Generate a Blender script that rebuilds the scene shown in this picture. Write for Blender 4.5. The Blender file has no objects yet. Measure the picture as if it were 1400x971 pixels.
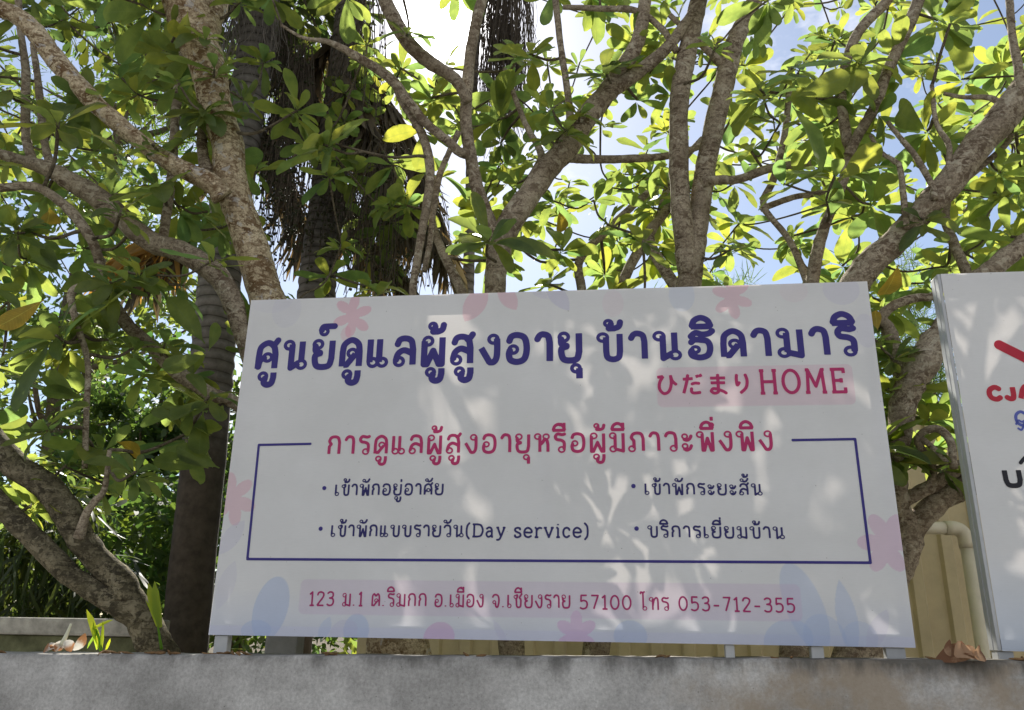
import bpy, bmesh, math, random
import numpy as np
from mathutils import Vector, noise as mnoise

rng = np.random.default_rng(11)
random.seed(11)
scene = bpy.context.scene
COL = scene.collection

# ------------------------------------------------------------------ camera
FPX, W0, H0 = 1124.0, 1400.0, 971.0
Uc = np.array([57.7, 3325.0, -FPX]); Uc /= np.linalg.norm(Uc)          # world up seen from the camera
Fc = np.array([0, 0, -1.0])
Yc = Fc - Fc.dot(Uc) * Uc; Yc /= np.linalg.norm(Yc)
Xc = np.cross(Yc, Uc)
R = np.array([Xc, Yc, Uc])                                             # camera -> world
CAM = np.array([0, 0, 1.6])
FWD = R @ Fc
cd = bpy.data.cameras.new('camera')
cam = bpy.data.objects.new('camera', cd)
COL.objects.link(cam)
cd.sensor_width = 36.0
cd.lens = 36.0 * FPX / W0
cd.clip_start = 0.05
cd.clip_end = 3000
from mathutils import Matrix
M4 = Matrix.Identity(4)
for i in range(3):
    for j in range(3):
        M4[i][j] = R[i, j]
    M4[i][3] = CAM[i]
cam.matrix_world = M4
scene.camera = cam

def ray(px, py):
    return R @ np.array([(px - W0 / 2) / FPX, -(py - H0 / 2) / FPX, -1.0])

def P(px, py, dep):
    d = ray(px, py)
    return CAM + d * (dep / d[1])

# ------------------------------------------------------------------ world, sun, exposure
SUN_EL, SUN_AZ = 41.0, -6.0         # degrees; azimuth from +Y towards +X
SKY_STRENGTH = 0.07
world = bpy.data.worlds.new('World'); scene.world = world
world.use_nodes = True
wt = world.node_tree; wn = wt.nodes; wl = wt.links
bg = wn['Background']
sky = wn.new('ShaderNodeTexSky'); sky.sky_type = 'NISHITA'; sky.sun_disc = False
sky.sun_elevation = math.radians(SUN_EL); sky.sun_rotation = math.radians(SUN_AZ)
sky.air_density = 1.0; sky.dust_density = 0.45; sky.ozone_density = 1.5
tc = wn.new('ShaderNodeTexCoord')
cn = wn.new('ShaderNodeTexNoise'); cn.inputs['Scale'].default_value = 3.2; cn.inputs['Detail'].default_value = 7; cn.inputs['Roughness'].default_value = 0.6
mp = wn.new('ShaderNodeMapping'); mp.inputs['Scale'].default_value = (1, 1, 2.0); mp.inputs['Location'].default_value = (0.35, 0.1, 0.0)
wl.new(tc.outputs['Generated'], mp.inputs['Vector']); wl.new(mp.outputs['Vector'], cn.inputs['Vector'])
cr = wn.new('ShaderNodeValToRGB'); cr.color_ramp.elements[0].position = 0.58; cr.color_ramp.elements[1].position = 0.78
wl.new(cn.outputs['Fac'], cr.inputs['Fac'])
mx = wn.new('ShaderNodeMixRGB'); mx.inputs['Color2'].default_value = (11.5, 11.2, 10.8, 1)
hz = wn.new('ShaderNodeMixRGB'); hz.inputs['Fac'].default_value = 0.42; hz.inputs['Color2'].default_value = (5.35, 5.35, 5.4, 1)
wl.new(sky.outputs['Color'], hz.inputs['Color1'])
sy = wn.new('ShaderNodeSeparateXYZ'); wl.new(tc.outputs['Generated'], sy.inputs['Vector'])
hm = wn.new('ShaderNodeMapRange'); hm.inputs['From Min'].default_value = -0.6; hm.inputs['From Max'].default_value = 0.5
hm.inputs['To Min'].default_value = 0.75; hm.inputs['To Max'].default_value = 0.15  # unseen sky behind the camera made whiter to light the sign front
wl.new(sy.outputs['Y'], hm.inputs['Value']); wl.new(hm.outputs['Result'], hz.inputs['Fac'])
wl.new(cr.outputs['Color'], mx.inputs['Fac']); wl.new(hz.outputs['Color'], mx.inputs['Color1'])
sdv = (math.sin(math.radians(SUN_AZ)) * math.cos(math.radians(SUN_EL)), math.cos(math.radians(SUN_AZ)) * math.cos(math.radians(SUN_EL)), math.sin(math.radians(SUN_EL)))
dt = wn.new('ShaderNodeVectorMath'); dt.operation = 'DOT_PRODUCT'; dt.inputs[1].default_value = sdv
wl.new(tc.outputs['Generated'], dt.inputs[0])
def wmath(op, a, b):
    q = wn.new('ShaderNodeMath'); q.operation = op
    for i, x in enumerate((a, b)):
        if isinstance(x, (int, float)): q.inputs[i].default_value = x
        else: wl.new(x, q.inputs[i])
    return q.outputs[0]
dpos = wmath('MAXIMUM', dt.outputs['Value'], 0.0)
aur = wmath('ADD', wmath('MULTIPLY', wmath('POWER', dpos, 420.0), 12.0), wmath('MULTIPLY', wmath('POWER', dpos, 1800.0), 120.0))
ac = wn.new('ShaderNodeMixRGB'); ac.blend_type = 'MULTIPLY'; ac.inputs['Fac'].default_value = 1.0; ac.inputs['Color2'].default_value = (1.0, .98, .94, 1)
wl.new(aur, ac.inputs['Color1'])
ad = wn.new('ShaderNodeMixRGB'); ad.blend_type = 'ADD'; ad.inputs['Fac'].default_value = 1.0
wl.new(mx.outputs['Color'], ad.inputs['Color1']); wl.new(ac.outputs['Color'], ad.inputs['Color2'])
wl.new(ad.outputs['Color'], bg.inputs['Color'])
bg.inputs['Strength'].default_value = SKY_STRENGTH

sd = bpy.data.lights.new('sun', 'SUN'); sun = bpy.data.objects.new('sun', sd); COL.objects.link(sun)
sd.energy = 5.0; sd.angle = math.radians(0.8); sd.color = (1.0, 0.95, 0.86)
sdir = Vector((math.sin(math.radians(SUN_AZ)) * math.cos(math.radians(SUN_EL)),
               math.cos(math.radians(SUN_AZ)) * math.cos(math.radians(SUN_EL)), math.sin(math.radians(SUN_EL))))
sun.rotation_euler = sdir.to_track_quat('Z', 'Y').to_euler()
sun.location = (0, -5, 15)
vs = scene.view_settings
vs.view_transform = 'Standard'; vs.look = 'None'; vs.gamma = 1.0; vs.exposure = 1.1
vs.use_curve_mapping = False
scene.cycles.max_bounces = 8
scene.cycles.diffuse_bounces = 4
scene.cycles.transmission_bounces = 4
scene.cycles.sample_clamp_indirect = 4.0

# ------------------------------------------------------------------ helpers
ROOTLOC = {}

def mesh_obj(name, verts, faces, mat, parent=None, smooth=True, uv=None, tone=None, mats=None, matidx=None):
    """verts in world space; parented things are stored relative to their thing's base."""
    verts = np.asarray(verts, dtype=np.float64).reshape(-1, 3)
    off = np.zeros(3)
    if parent is not None:
        off = ROOTLOC[parent.name]
    v = (verts - off).astype(np.float32)
    me = bpy.data.meshes.new(name)
    if isinstance(faces, np.ndarray):
        nf, k = faces.shape
        me.vertices.add(len(v)); me.vertices.foreach_set('co', v.ravel())
        me.loops.add(nf * k); me.loops.foreach_set('vertex_index', faces.astype(np.int32).ravel())
        me.polygons.add(nf)
        me.polygons.foreach_set('loop_start', np.arange(0, nf * k, k, dtype=np.int32))
        me.update(calc_edges=True)
    else:
        me.from_pydata(v.tolist(), [], faces)
    if smooth:
        me.polygons.foreach_set('use_smooth', np.ones(len(me.polygons), dtype=bool))
    if uv is not None:
        li = np.empty(len(me.loops), dtype=np.int32); me.loops.foreach_get('vertex_index', li)
        l = me.uv_layers.new(name='UVMap'); l.data.foreach_set('uv', np.asarray(uv, dtype=np.float32)[li].ravel())
    if tone is not None:
        a = me.color_attributes.new('tone', 'FLOAT_COLOR', 'POINT')
        a.data.foreach_set('color', np.asarray(tone, dtype=np.float32).ravel())
    if mats:
        for m in mats: me.materials.append(m)
        if matidx is not None: me.polygons.foreach_set('material_index', np.asarray(matidx, dtype=np.int32))
    elif mat is not None:
        me.materials.append(mat)
    me.validate(); me.update()
    o = bpy.data.objects.new(name, me); COL.objects.link(o)
    if parent is not None:
        o.parent = parent
        ROOTLOC[o.name] = off
    else:
        ROOTLOC[o.name] = np.zeros(3)
    return o

def thing(name, label, cat, loc, group=None):
    o = bpy.data.objects.new(name, None); COL.objects.link(o)
    o.location = Vector([float(c) for c in loc]); o.empty_display_size = 0.1
    ROOTLOC[o.name] = np.array(loc, dtype=float)
    o['label'] = label; o['category'] = cat
    if group: o['group'] = group
    return o

def tag(o, label=None, cat=None, group=None, kind=None):
    if label: o['label'] = label
    if cat: o['category'] = cat
    if group: o['group'] = group
    if kind: o['kind'] = kind
    return o

def catmull(pts, n):
    pts = np.asarray(pts, dtype=float)
    if len(pts) < 3:
        t = np.linspace(0, 1, n + 1)[:, None]
        return pts[0] * (1 - t) + pts[-1] * t
    p = np.vstack([2 * pts[0] - pts[1], pts, 2 * pts[-1] - pts[-2]])
    out = []
    for i in range(1, len(p) - 2):
        t = np.linspace(0, 1, n, endpoint=False)[:, None]
        a, b, c, d = p[i - 1], p[i], p[i + 1], p[i + 2]
        out.append(0.5 * ((2 * b) + (-a + c) * t + (2 * a - 5 * b + 4 * c - d) * t ** 2 + (-a + 3 * b - 3 * c + d) * t ** 3))
    out.append(pts[-1][None])
    return np.vstack(out)

def tube_geo(pts, rad, sides=10, bump=0.0, seed=0, cap=True):
    pts = np.asarray(pts, dtype=float); rad = np.asarray(rad, dtype=float)
    n = len(pts)
    tan = np.gradient(pts, axis=0); tan /= np.linalg.norm(tan, axis=1)[:, None] + 1e-12
    ref = np.array([0.3, 0.9, 0.1]) if abs(tan[0][1]) < 0.8 else np.array([1.0, 0, 0])
    u = np.cross(tan[0], ref); u /= np.linalg.norm(u)
    ang = np.linspace(0, 2 * math.pi, sides, endpoint=False)
    V = np.empty((n, sides, 3))
    for i in range(n):
        u = u - u.dot(tan[i]) * tan[i]; u /= np.linalg.norm(u) + 1e-12
        w = np.cross(tan[i], u)
        rr = np.full(sides, rad[i])
        if bump:
            for k in range(sides):
                q = pts[i] + (math.cos(ang[k]) * u + math.sin(ang[k]) * w) * rad[i]
                s1 = mnoise.noise(Vector(q * (0.5 / max(rad[i], .01))) + Vector((seed, 0, 0)))
                s2 = mnoise.noise(Vector(q * (1.6 / max(rad[i], .01))) + Vector((0, seed, 0)))
                rr[k] *= 1 + bump * (s1 + 0.5 * s2)
        V[i] = pts[i] + rr[:, None] * (np.cos(ang)[:, None] * u + np.sin(ang)[:, None] * w)
    idx = np.arange(n * sides).reshape(n, sides)
    a = idx[:-1]; b = idx[1:]
    F = np.stack([a, np.roll(a, -1, 1), np.roll(b, -1, 1), b], -1).reshape(-1, 4)
    V = V.reshape(-1, 3)
    if cap:
        V = np.vstack([V, pts[0], pts[-1]])
        c0, c1 = n * sides, n * sides + 1
        f = []
        for k in range(sides):
            k2 = (k + 1) % sides
            f.append([c0, idx[0, k2], idx[0, k], idx[0, k]])
            f.append([c1, idx[-1, k], idx[-1, k2], idx[-1, k2]])
        tri = [list(x[:3]) for x in f]
        return V, F, tri
    return V, F, []

class Geo:
    """collects pieces of ONE part"""
    def __init__(s): s.v = []; s.f = []; s.n = 0
    def add(s, V, F, tri=()):
        V = np.asarray(V).reshape(-1, 3)
        s.v.append(V)
        s.f += [[int(i) + s.n for i in f] for f in F]
        s.f += [[int(i) + s.n for i in f] for f in tri]
        s.n += len(V)
    def tube(s, pts, rad, **k): s.add(*tube_geo(pts, rad, **k))
    def build(s, name, mat, parent=None, smooth=True):
        return mesh_obj(name, np.vstack(s.v), s.f, mat, parent, smooth)

def box_geo(o, ax, ay, az, bev=0.0):
    """box from corner o along three edge vectors, bevelled"""
    bm = bmesh.new()
    o, ax, ay, az = [np.asarray(q, float) for q in (o, ax, ay, az)]
    vs_ = [bm.verts.new(o + ax * i + ay * j + az * k) for k in (0, 1) for j in (0, 1) for i in (0, 1)]
    for q in ((0, 2, 3, 1), (4, 5, 7, 6), (0, 1, 5, 4), (2, 6, 7, 3), (0, 4, 6, 2), (1, 3, 7, 5)):
        bm.faces.new([vs_[i] for i in q])
    bmesh.ops.recalc_face_normals(bm, faces=bm.faces)
    if bev:
        bmesh.ops.bevel(bm, geom=list(bm.edges), offset=bev, segments=2, affect='EDGES', profile=0.5)
    bm.verts.ensure_lookup_table(); bm.verts.index_update()
    V = np.array([v.co[:] for v in bm.verts]); F = [[v.index for v in f.verts] for f in bm.faces]
    bm.free()
    return V, F

# ------------------------------------------------------------------ materials
def new_mat(name):
    m = bpy.data.materials.new(name); m.use_nodes = True
    nt = m.node_tree
    return m, nt.nodes, nt.links, nt.nodes['Principled BSDF']

def ramp(n, stops):
    r = n.new('ShaderNodeValToRGB')
    e = r.color_ramp.elements
    while len(e) < len(stops): e.new(0.5)
    for el, (p, c) in zip(e, stops):
        el.position = p; el.color = (*c, 1) if len(c) == 3 else c
    return r

def noise_node(n, l, scale, detail=5, rough=0.6, vec=None, dist=0.0):
    t = n.new('ShaderNodeTexNoise'); t.inputs['Scale'].default_value = scale
    t.inputs['Detail'].default_value = detail; t.inputs['Roughness'].default_value = rough
    t.inputs['Distortion'].default_value = dist
    if vec is not None: l.new(vec, t.inputs['Vector'])
    return t

def geo_pos(n):
    g = n.new('ShaderNodeNewGeometry'); return g.outputs['Position']

def mixc(n, l, fac, a, b, mode='MIX'):
    x = n.new('ShaderNodeMixRGB'); x.blend_type = mode
    for s, q in (('Fac', fac), ('Color1', a), ('Color2', b)):
        if hasattr(q, 'is_linked') or hasattr(q, 'links'): l.new(q, x.inputs[s])
        elif isinstance(q, (int, float)): x.inputs[s].default_value = q if s == 'Fac' else (q, q, q, 1)
        else: x.inputs[s].default_value = (*q, 1)
    return x.outputs['Color']

def add_bump(n, l, p, h, strength=0.5, dist=0.01):
    b = n.new('ShaderNodeBump'); b.inputs['Strength'].default_value = strength; b.inputs['Distance'].default_value = dist
    l.new(h, b.inputs['Height']); l.new(b.outputs['Normal'], p.inputs['Normal'])

def plain(name, col, rough=0.6, spec=0.3, metal=0.0, var=0.12, scale=9.0):
    m, n, l, p = new_mat(name)
    t = noise_node(n, l, scale, 6, 0.65, geo_pos(n))
    c0 = tuple(c * (1 - var) for c in col); c1 = tuple(min(1, c * (1 + var)) for c in col)
    r = ramp(n, [(0.3, c0), (0.7, c1)]); l.new(t.outputs['Fac'], r.inputs['Fac'])
    l.new(r.outputs['Color'], p.inputs['Base Color'])
    p.inputs['Roughness'].default_value = rough; p.inputs['Specular IOR Level'].default_value = spec
    p.inputs['Metallic'].default_value = metal
    return m

def bark_mat(name, light, mid, dark, speck=0.52, rings=0.5):
    m, n, l, p = new_mat(name)
    pos = geo_pos(n)
    big = noise_node(n, l, 6, 5, 0.62, pos)
    r1 = ramp(n, [(0.38, mid), (0.60, light)]); l.new(big.outputs['Fac'], r1.inputs['Fac'])
    fine = noise_node(n, l, 130, 4, 0.7, pos)
    rf = ramp(n, [(0.30, (.58, .56, .54)), (0.70, (1.18, 1.16, 1.12))]); l.new(fine.outputs['Fac'], rf.inputs['Fac'])
    c = mixc(n, l, 1.0, r1.outputs['Color'], rf.outputs['Color'], 'MULTIPLY')
    # blotches a little wider than tall
    mb = n.new('ShaderNodeMapping'); mb.inputs['Scale'].default_value = (26, 26, 40); l.new(pos, mb.inputs['Vector'])
    sp = noise_node(n, l, 1.0, 6, 0.68, mb.outputs['Vector'], 0.5)
    r2 = ramp(n, [(speck, (0, 0, 0)), (speck + 0.05, (.9, .9, .9))]); l.new(sp.outputs['Fac'], r2.inputs['Fac'])
    big2 = noise_node(n, l, 9, 3, 0.5, pos)
    r3 = ramp(n, [(0.36, (.15, .15, .15)), (0.60, (1, 1, 1))]); l.new(big2.outputs['Fac'], r3.inputs['Fac'])
    f = mixc(n, l, 1.0, r2.outputs['Color'], r3.outputs['Color'], 'MULTIPLY')
    c = mixc(n, l, f, c, dark)
    sk = noise_node(n, l, 62, 3, 0.6, pos, 0.3)
    r6 = ramp(n, [(speck + 0.05, (0, 0, 0)), (speck + 0.11, (.6, .6, .6))]); l.new(sk.outputs['Fac'], r6.inputs['Fac'])
    c = mixc(n, l, r6.outputs['Color'], c, dark)
    v = noise_node(n, l, 19, 4, 0.6, pos, 0.8)
    r4 = ramp(n, [(0.58, (0, 0, 0)), (0.63, (.55, .55, .55))]); l.new(v.outputs['Fac'], r4.inputs['Fac'])
    c = mixc(n, l, r4.outputs['Color'], c, tuple(min(0.62, q * 1.3) for q in light))
    # fine horizontal cracks
    mp_ = n.new('ShaderNodeMapping'); mp_.inputs['Scale'].default_value = (9, 9, 75); l.new(pos, mp_.inputs['Vector'])
    wr = noise_node(n, l, 1.0, 4, 0.65, mp_.outputs['Vector'])
    r5 = ramp(n, [(0.30, (.45, .42, .40)), (0.42, (1, 1, 1))]); l.new(wr.outputs['Fac'], r5.inputs['Fac'])
    c = mixc(n, l, 1.0, c, r5.outputs['Color'], 'MULTIPLY')
    l.new(c, p.inputs['Base Color'])
    p.inputs['Roughness'].default_value = 0.92; p.inputs['Specular IOR Level'].default_value = 0.1
    h = mixc(n, l, 0.5, sp.outputs['Fac'], wr.outputs['Fac'])
    h = mixc(n, l, 0.3, h, fine.outputs['Fac'])
    add_bump(n, l, p, h, 1.0, 0.02)
    return m

def leaf_mat(name, dark, light, trans, tw=0.5, rough=0.42, veins=True, vein_n=16.0, spots=0.25):
    m, n, l, p = new_mat(name)
    out = n['Material Output']
    at = n.new('ShaderNodeAttribute'); at.attribute_name = 'tone'
    sep = n.new('ShaderNodeSeparateColor'); l.new(at.outputs['Color'], sep.inputs['Color'])
    base = mixc(n, l, sep.outputs['Red'], dark, light)
    tr2 = tuple((trans[0] * 1.15, trans[1] * 0.95, trans[2] * 0.6))
    tr1 = tuple((trans[0] * 0.62, trans[1] * 0.86, trans[2] * 1.2))
    trc = mixc(n, l, sep.outputs['Red'], tr1, tr2)
    if veins:
        uv = n.new('ShaderNodeUVMap')
        sx = n.new('ShaderNodeSeparateXYZ'); l.new(uv.outputs['UV'], sx.inputs['Vector'])
        def mth(op, a, b=None):
            q = n.new('ShaderNodeMath'); q.operation = op
            for i, x in enumerate((a, b)):
                if x is None: continue
                if isinstance(x, (int, float)): q.inputs[i].default_value = x
                else: l.new(x, q.inputs[i])
            return q.outputs[0]
        au = mth('ABSOLUTE', mth('SUBTRACT', sx.outputs['X'], 0.5))
        mid = mth('LESS_THAN', au, 0.022)
        ph = mth('FRACT', mth('MULTIPLY', mth('SUBTRACT', sx.outputs['Y'], mth('MULTIPLY', au, 0.22)), vein_n))
        vn = mth('MULTIPLY', mth('GREATER_THAN', ph, 0.86), 0.45)
        vf = mth('MAXIMUM', mid, vn)
        vcol = tuple(min(1, q * 2.1 + 0.03) for q in light)
        base = mixc(n, l, mth('MULTIPLY', vf, 0.85), base, vcol)
        pn = noise_node(n, l, 9, 4, 0.6, geo_pos(n))
        rp = ramp(n, [(0.35, (.62, .68, .7)), (0.65, (1.1, 1.06, 1.0))]); l.new(pn.outputs['Fac'], rp.inputs['Fac'])
        base = mixc(n, l, 1.0, base, rp.outputs['Color'], 'MULTIPLY')
        trc = mixc(n, l, 1.0, trc, rp.outputs['Color'], 'MULTIPLY')
        trc = mixc(n, l, mth('MULTIPLY', vf, 0.5), trc, tuple(q * 0.45 for q in trans))
        t = noise_node(n, l, 30, 4, 0.6, geo_pos(n))
        rs = ramp(n, [(0.66, (0, 0, 0)), (0.74, (spots, spots, spots))]); l.new(t.outputs['Fac'], rs.inputs['Fac'])
        base = mixc(n, l, rs.outputs['Color'], base, (0.13, 0.10, 0.03))
    l.new(base, p.inputs['Base Color'])
    p.inputs['Roughness'].default_value = rough; p.inputs['Specular IOR Level'].default_value = 0.4
    tl = n.new('ShaderNodeBsdfTranslucent'); l.new(trc, tl.inputs['Color'])
    ms = n.new('ShaderNodeMixShader'); ms.inputs['Fac'].default_value = tw
    l.new(p.outputs['BSDF'], ms.inputs[1]); l.new(tl.outputs['BSDF'], ms.inputs[2])
    l.new(ms.outputs['Shader'], out.inputs['Surface'])
    return m

M_bark_pale = bark_mat('bark_pale', (0.78, 0.68, 0.49), (0.58, 0.48, 0.33), (0.15, 0.085, 0.04), 0.475)
M_bark_grey = bark_mat('bark_grey', (0.50, 0.435, 0.34), (0.32, 0.27, 0.205), (0.14, 0.10, 0.07), 0.50)
M_bark_moss = bark_mat('bark_moss', (0.27, 0.24, 0.165), (0.14, 0.125, 0.08), (0.05, 0.043, 0.03), 0.48)
M_twig = bark_mat('bark_twig', (0.22, 0.19, 0.14), (0.13, 0.11, 0.08), (0.05, 0.04, 0.03), 0.55)
M_leaf = leaf_mat('leaf_frangipani', (0.050, 0.075, 0.030), (0.095, 0.135, 0.044), (0.50, 0.60, 0.12), 0.55)
M_leaf_yellow = leaf_mat('leaf_yellowed', (0.38, 0.24, 0.03), (0.55, 0.38, 0.05), (0.75, 0.5, 0.05), 0.5, spots=0.8)
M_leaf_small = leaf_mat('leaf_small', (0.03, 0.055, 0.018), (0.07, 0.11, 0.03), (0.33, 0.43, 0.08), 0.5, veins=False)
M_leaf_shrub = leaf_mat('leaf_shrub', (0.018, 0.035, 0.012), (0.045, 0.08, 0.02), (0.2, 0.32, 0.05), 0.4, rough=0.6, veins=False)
M_palm_green = leaf_mat('leaf_palm', (0.02, 0.035, 0.012), (0.045, 0.065, 0.02), (0.2, 0.26, 0.04), 0.3, veins=False)
M_palm_dead = leaf_mat('leaf_palm_dead', (0.075, 0.06, 0.043), (0.17, 0.135, 0.09), (0.25, 0.18, 0.08), 0.25, rough=0.8, veins=False)
M_palm_gold = leaf_mat('leaf_palm_gold', (0.3, 0.17, 0.05), (0.5, 0.3, 0.08), (0.6, 0.36, 0.08), 0.4, rough=0.7, veins=False)
M_sprout = leaf_mat('leaf_sprout', (0.12, 0.2, 0.02), (0.2, 0.3, 0.03), (0.6, 0.75, 0.05), 0.6, veins=False)

# ------------------------------------------------------------------ ground, road
def sheet(name, x0, x1, y0, y1, z, mat, nx=1, ny=1):
    xs = np.linspace(x0, x1, nx + 1); ys = np.linspace(y0, y1, ny + 1)
    X, Y = np.meshgrid(xs, ys)
    V = np.stack([X, Y, np.full_like(X, z)], -1).reshape(-1, 3)
    i = np.arange((nx + 1) * (ny + 1)).reshape(ny + 1, nx + 1)
    F = np.stack([i[:-1, :-1], i[:-1, 1:], i[1:, 1:], i[1:, :-1]], -1).reshape(-1, 4)
    return mesh_obj(name, V, F, mat, smooth=False)

M_ground = plain('earth', (0.085, 0.068, 0.045), 0.95, 0.1, var=0.4, scale=1.7)
M_road = plain('concrete_road', (0.34, 0.33, 0.31), 0.9, 0.2, var=0.2, scale=3)
tag(sheet('ground', -400, 400, -300, 500, 0.0, M_ground), kind='structure')
tag(sheet('road', -60, 60, -6.5, 1.6, 0.004, M_road), kind='structure')

# ------------------------------------------------------------------ the plane the two signs stand in
A0 = P(285, 868, 3.0991789)
rdir = R @ np.array([8415, -251, FPX]); rdir[2] = 0; rdir /= np.linalg.norm(rdir)
ndir = np.array([rdir[1], -rdir[0], 0.0])          # towards the road
ZUP = np.array([0, 0, 1.0])
SW, SH = 2.4, 1.287

def SP(s, z, o=0.0):
    return A0 + rdir * s + ZUP * z + ndir * o

def to_sign(px, py):
    d = ray(px, py)
    q = CAM + d * (ndir.dot(A0 - CAM) / ndir.dot(d)) - A0
    return q.dot(rdir), q[2]

# ------------------------------------------------------------------ front concrete wall
def wall_mat():
    m, n, l, p = new_mat('weathered_concrete')
    pos = geo_pos(n)
    big = noise_node(n, l, 3.1, 9, 0.64, pos)
    r = ramp(n, [(0.36, (0.35, 0.34, 0.322)), (0.50, (0.47, 0.455, 0.435)), (0.62, (0.61, 0.595, 0.57))])
    l.new(big.outputs['Fac'], r.inputs['Fac'])
    fine = noise_node(n, l, 95, 7, 0.75, pos)
    rf = ramp(n, [(0.30, (0.66, 0.66, 0.65)), (0.68, (1.12, 1.12, 1.12))]); l.new(fine.outputs['Fac'], rf.inputs['Fac'])
    c = mixc(n, l, 1.0, r.outputs['Color'], rf.outputs['Color'], 'MULTIPLY')
    pores = n.new('ShaderNodeTexVoronoi'); pores.inputs['Scale'].default_value = 42; l.new(pos, pores.inputs['Vector'])
    rp = ramp(n, [(0.05, (.35, .34, .33)), (0.11, (1, 1, 1))]); l.new(pores.outputs['Distance'], rp.inputs['Fac'])
    pm = noise_node(n, l, 5, 3, 0.6, pos); rpm = ramp(n, [(0.5, (0, 0, 0)), (0.6, (.8, .8, .8))]); l.new(pm.outputs['Fac'], rpm.inputs['Fac'])
    c = mixc(n, l, mixc(n, l, 0.0, rpm.outputs['Color'], 0.0), c, mixc(n, l, 1.0, c, rp.outputs['Color'], 'MULTIPLY'))
    # brown rust / soil patches, more to the right-hand end
    sx = n.new('ShaderNodeSeparateXYZ'); l.new(pos, sx.inputs['Vector'])
    bn = noise_node(n, l, 4.2, 7, 0.68, pos)
    mr = n.new('ShaderNodeMapRange'); mr.inputs['From Min'].default_value = -0.6; mr.inputs['From Max'].default_value = 0.8
    l.new(sx.outputs['X'], mr.inputs['Value'])
    mu = n.new('ShaderNodeMath'); mu.operation = 'MULTIPLY'; l.new(bn.outputs['Fac'], mu.inputs[0]); l.new(mr.outputs['Result'], mu.inputs[1])
    rb = ramp(n, [(0.38, (0, 0, 0)), (0.58, (.75, .75, .75))]); l.new(mu.outputs[0], rb.inputs['Fac'])
    c = mixc(n, l, rb.outputs['Color'], c, (0.34, 0.27, 0.19))
    # dark mould streaks running down from the top
    ms = n.new('ShaderNodeMapping'); ms.inputs['Scale'].default_value = (9, 9, 2.2); l.new(pos, ms.inputs['Vector'])
    st = noise_node(n, l, 1.0, 6, 0.65, ms.outputs['Vector'])
    mz = n.new('ShaderNodeMapRange'); mz.inputs['From Min'].default_value = 1.40; mz.inputs['From Max'].default_value = 1.545
    l.new(sx.outputs['Z'], mz.inputs['Value'])
    m2 = n.new('ShaderNodeMath'); m2.operation = 'MULTIPLY'; l.new(st.outputs['Fac'], m2.inputs[0]); l.new(mz.outputs['Result'], m2.inputs[1])
    rs = ramp(n, [(0.29, (0, 0, 0)), (0.50, (.8, .8, .8))]); l.new(m2.outputs[0], rs.inputs['Fac'])
    c = mixc(n, l, rs.outputs['Color'], c, (0.07, 0.068, 0.06))
    l.new(c, p.inputs['Base Color'])
    p.inputs['Roughness'].default_value = 0.92; p.inputs['Specular IOR Level'].default_value = 0.15
    add_bump(n, l, p, fine.outputs['Fac'], 0.45, 0.004)
    return m

WALL_FRONT = 0.16
def wall_top(s):                        # height of the wall's top edge above the sign's lower edge line
    return -0.052 + 0.0125 * (s - 0.9)
def build_wall():
    ss = np.linspace(-6, 8, 421)
    prof = []
    for s in ss:
        zt = wall_top(s) + 0.0035 * mnoise.noise(Vector((s * 6, 0, 0))) + 0.0018 * mnoise.noise(Vector((s * 31, 3, 0)))
        o = WALL_FRONT + 0.003 * mnoise.noise(Vector((s * 3, 7, 0)))
        row = [SP(s, -1.62, o), SP(s, zt - 0.25, o), SP(s, zt - 0.012, o), SP(s, zt - 0.003, o - 0.005), SP(s, zt, o - 0.014),
               SP(s, zt, -0.12), SP(s, zt - 0.01, -0.13), SP(s, -1.62, -0.13)]
        prof.append(row)
    V = np.array(prof); n, k = V.shape[:2]
    i = np.arange(n * k).reshape(n, k)
    F = np.stack([i[:-1, :-1], i[1:, :-1], i[1:, 1:], i[:-1, 1:]], -1).reshape(-1, 4)
    o = mesh_obj('concrete_wall', V.reshape(-1, 3), F, wall_mat(), smooth=False)
    tag(o, 'long grey weathered concrete wall under the signboards, with dark mould and brown stains', 'wall')
build_wall()

# ------------------------------------------------------------------ stroke lettering
def Cc(x, y, r=0.12):
    r = r * 1.24
    a = np.linspace(0, 2 * math.pi, 17)
    return ('K', [(x + r * math.cos(t), y + r * math.sin(t)) for t in a])
def Ee(x, y, rx, ry, a0=0, a1=360):
    a = np.radians(np.linspace(a0, a1, 25))
    return ('L', [(x + rx * math.cos(t), y + ry * math.sin(t)) for t in a])
def L(*p): return ('L', list(p))
def S(*p): return ('S', list(p))

G = {}   # glyph: (advance, strokes)
G['ก'] = (.62, [S((.04, .72), (.12, .93), (.31, 1), (.5, .93), (.58, .68)), L((.58, .7), (.58, 0)), L((.04, .73), (.15, .57), (.06, .42), (.06, 0))])
G['ภ'] = (.68, [S((.06, .72), (.15, .93), (.36, 1), (.56, .93), (.64, .68)), L((.64, .7), (.64, 0)), L((.06, .73), (.19, .57), (.20, .14)), Cc(.09, .12)])
G['า'] = (.44, [S((.0, .8), (.08, .95), (.2, 1), (.36, .92), (.41, .68)), L((.41, .7), (.41, 0))])
G['ร'] = (.5, [S((.5, 1.0), (.36, .96), (.14, 1.0), (.03, .86), (.09, .7), (.32, .64), (.46, .5), (.46, .12)), Cc(.34, .12)])
G['ด'] = (.64, [L((.04, 0), (.04, .55)), S((.04, .53), (.09, .83), (.33, 1), (.56, .85), (.62, .55)), L((.62, .56), (.62, 0)), Cc(.37, .5, .115), L((.10, .06), (.2, .06), (.34, .26), (.48, .46))])
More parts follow.
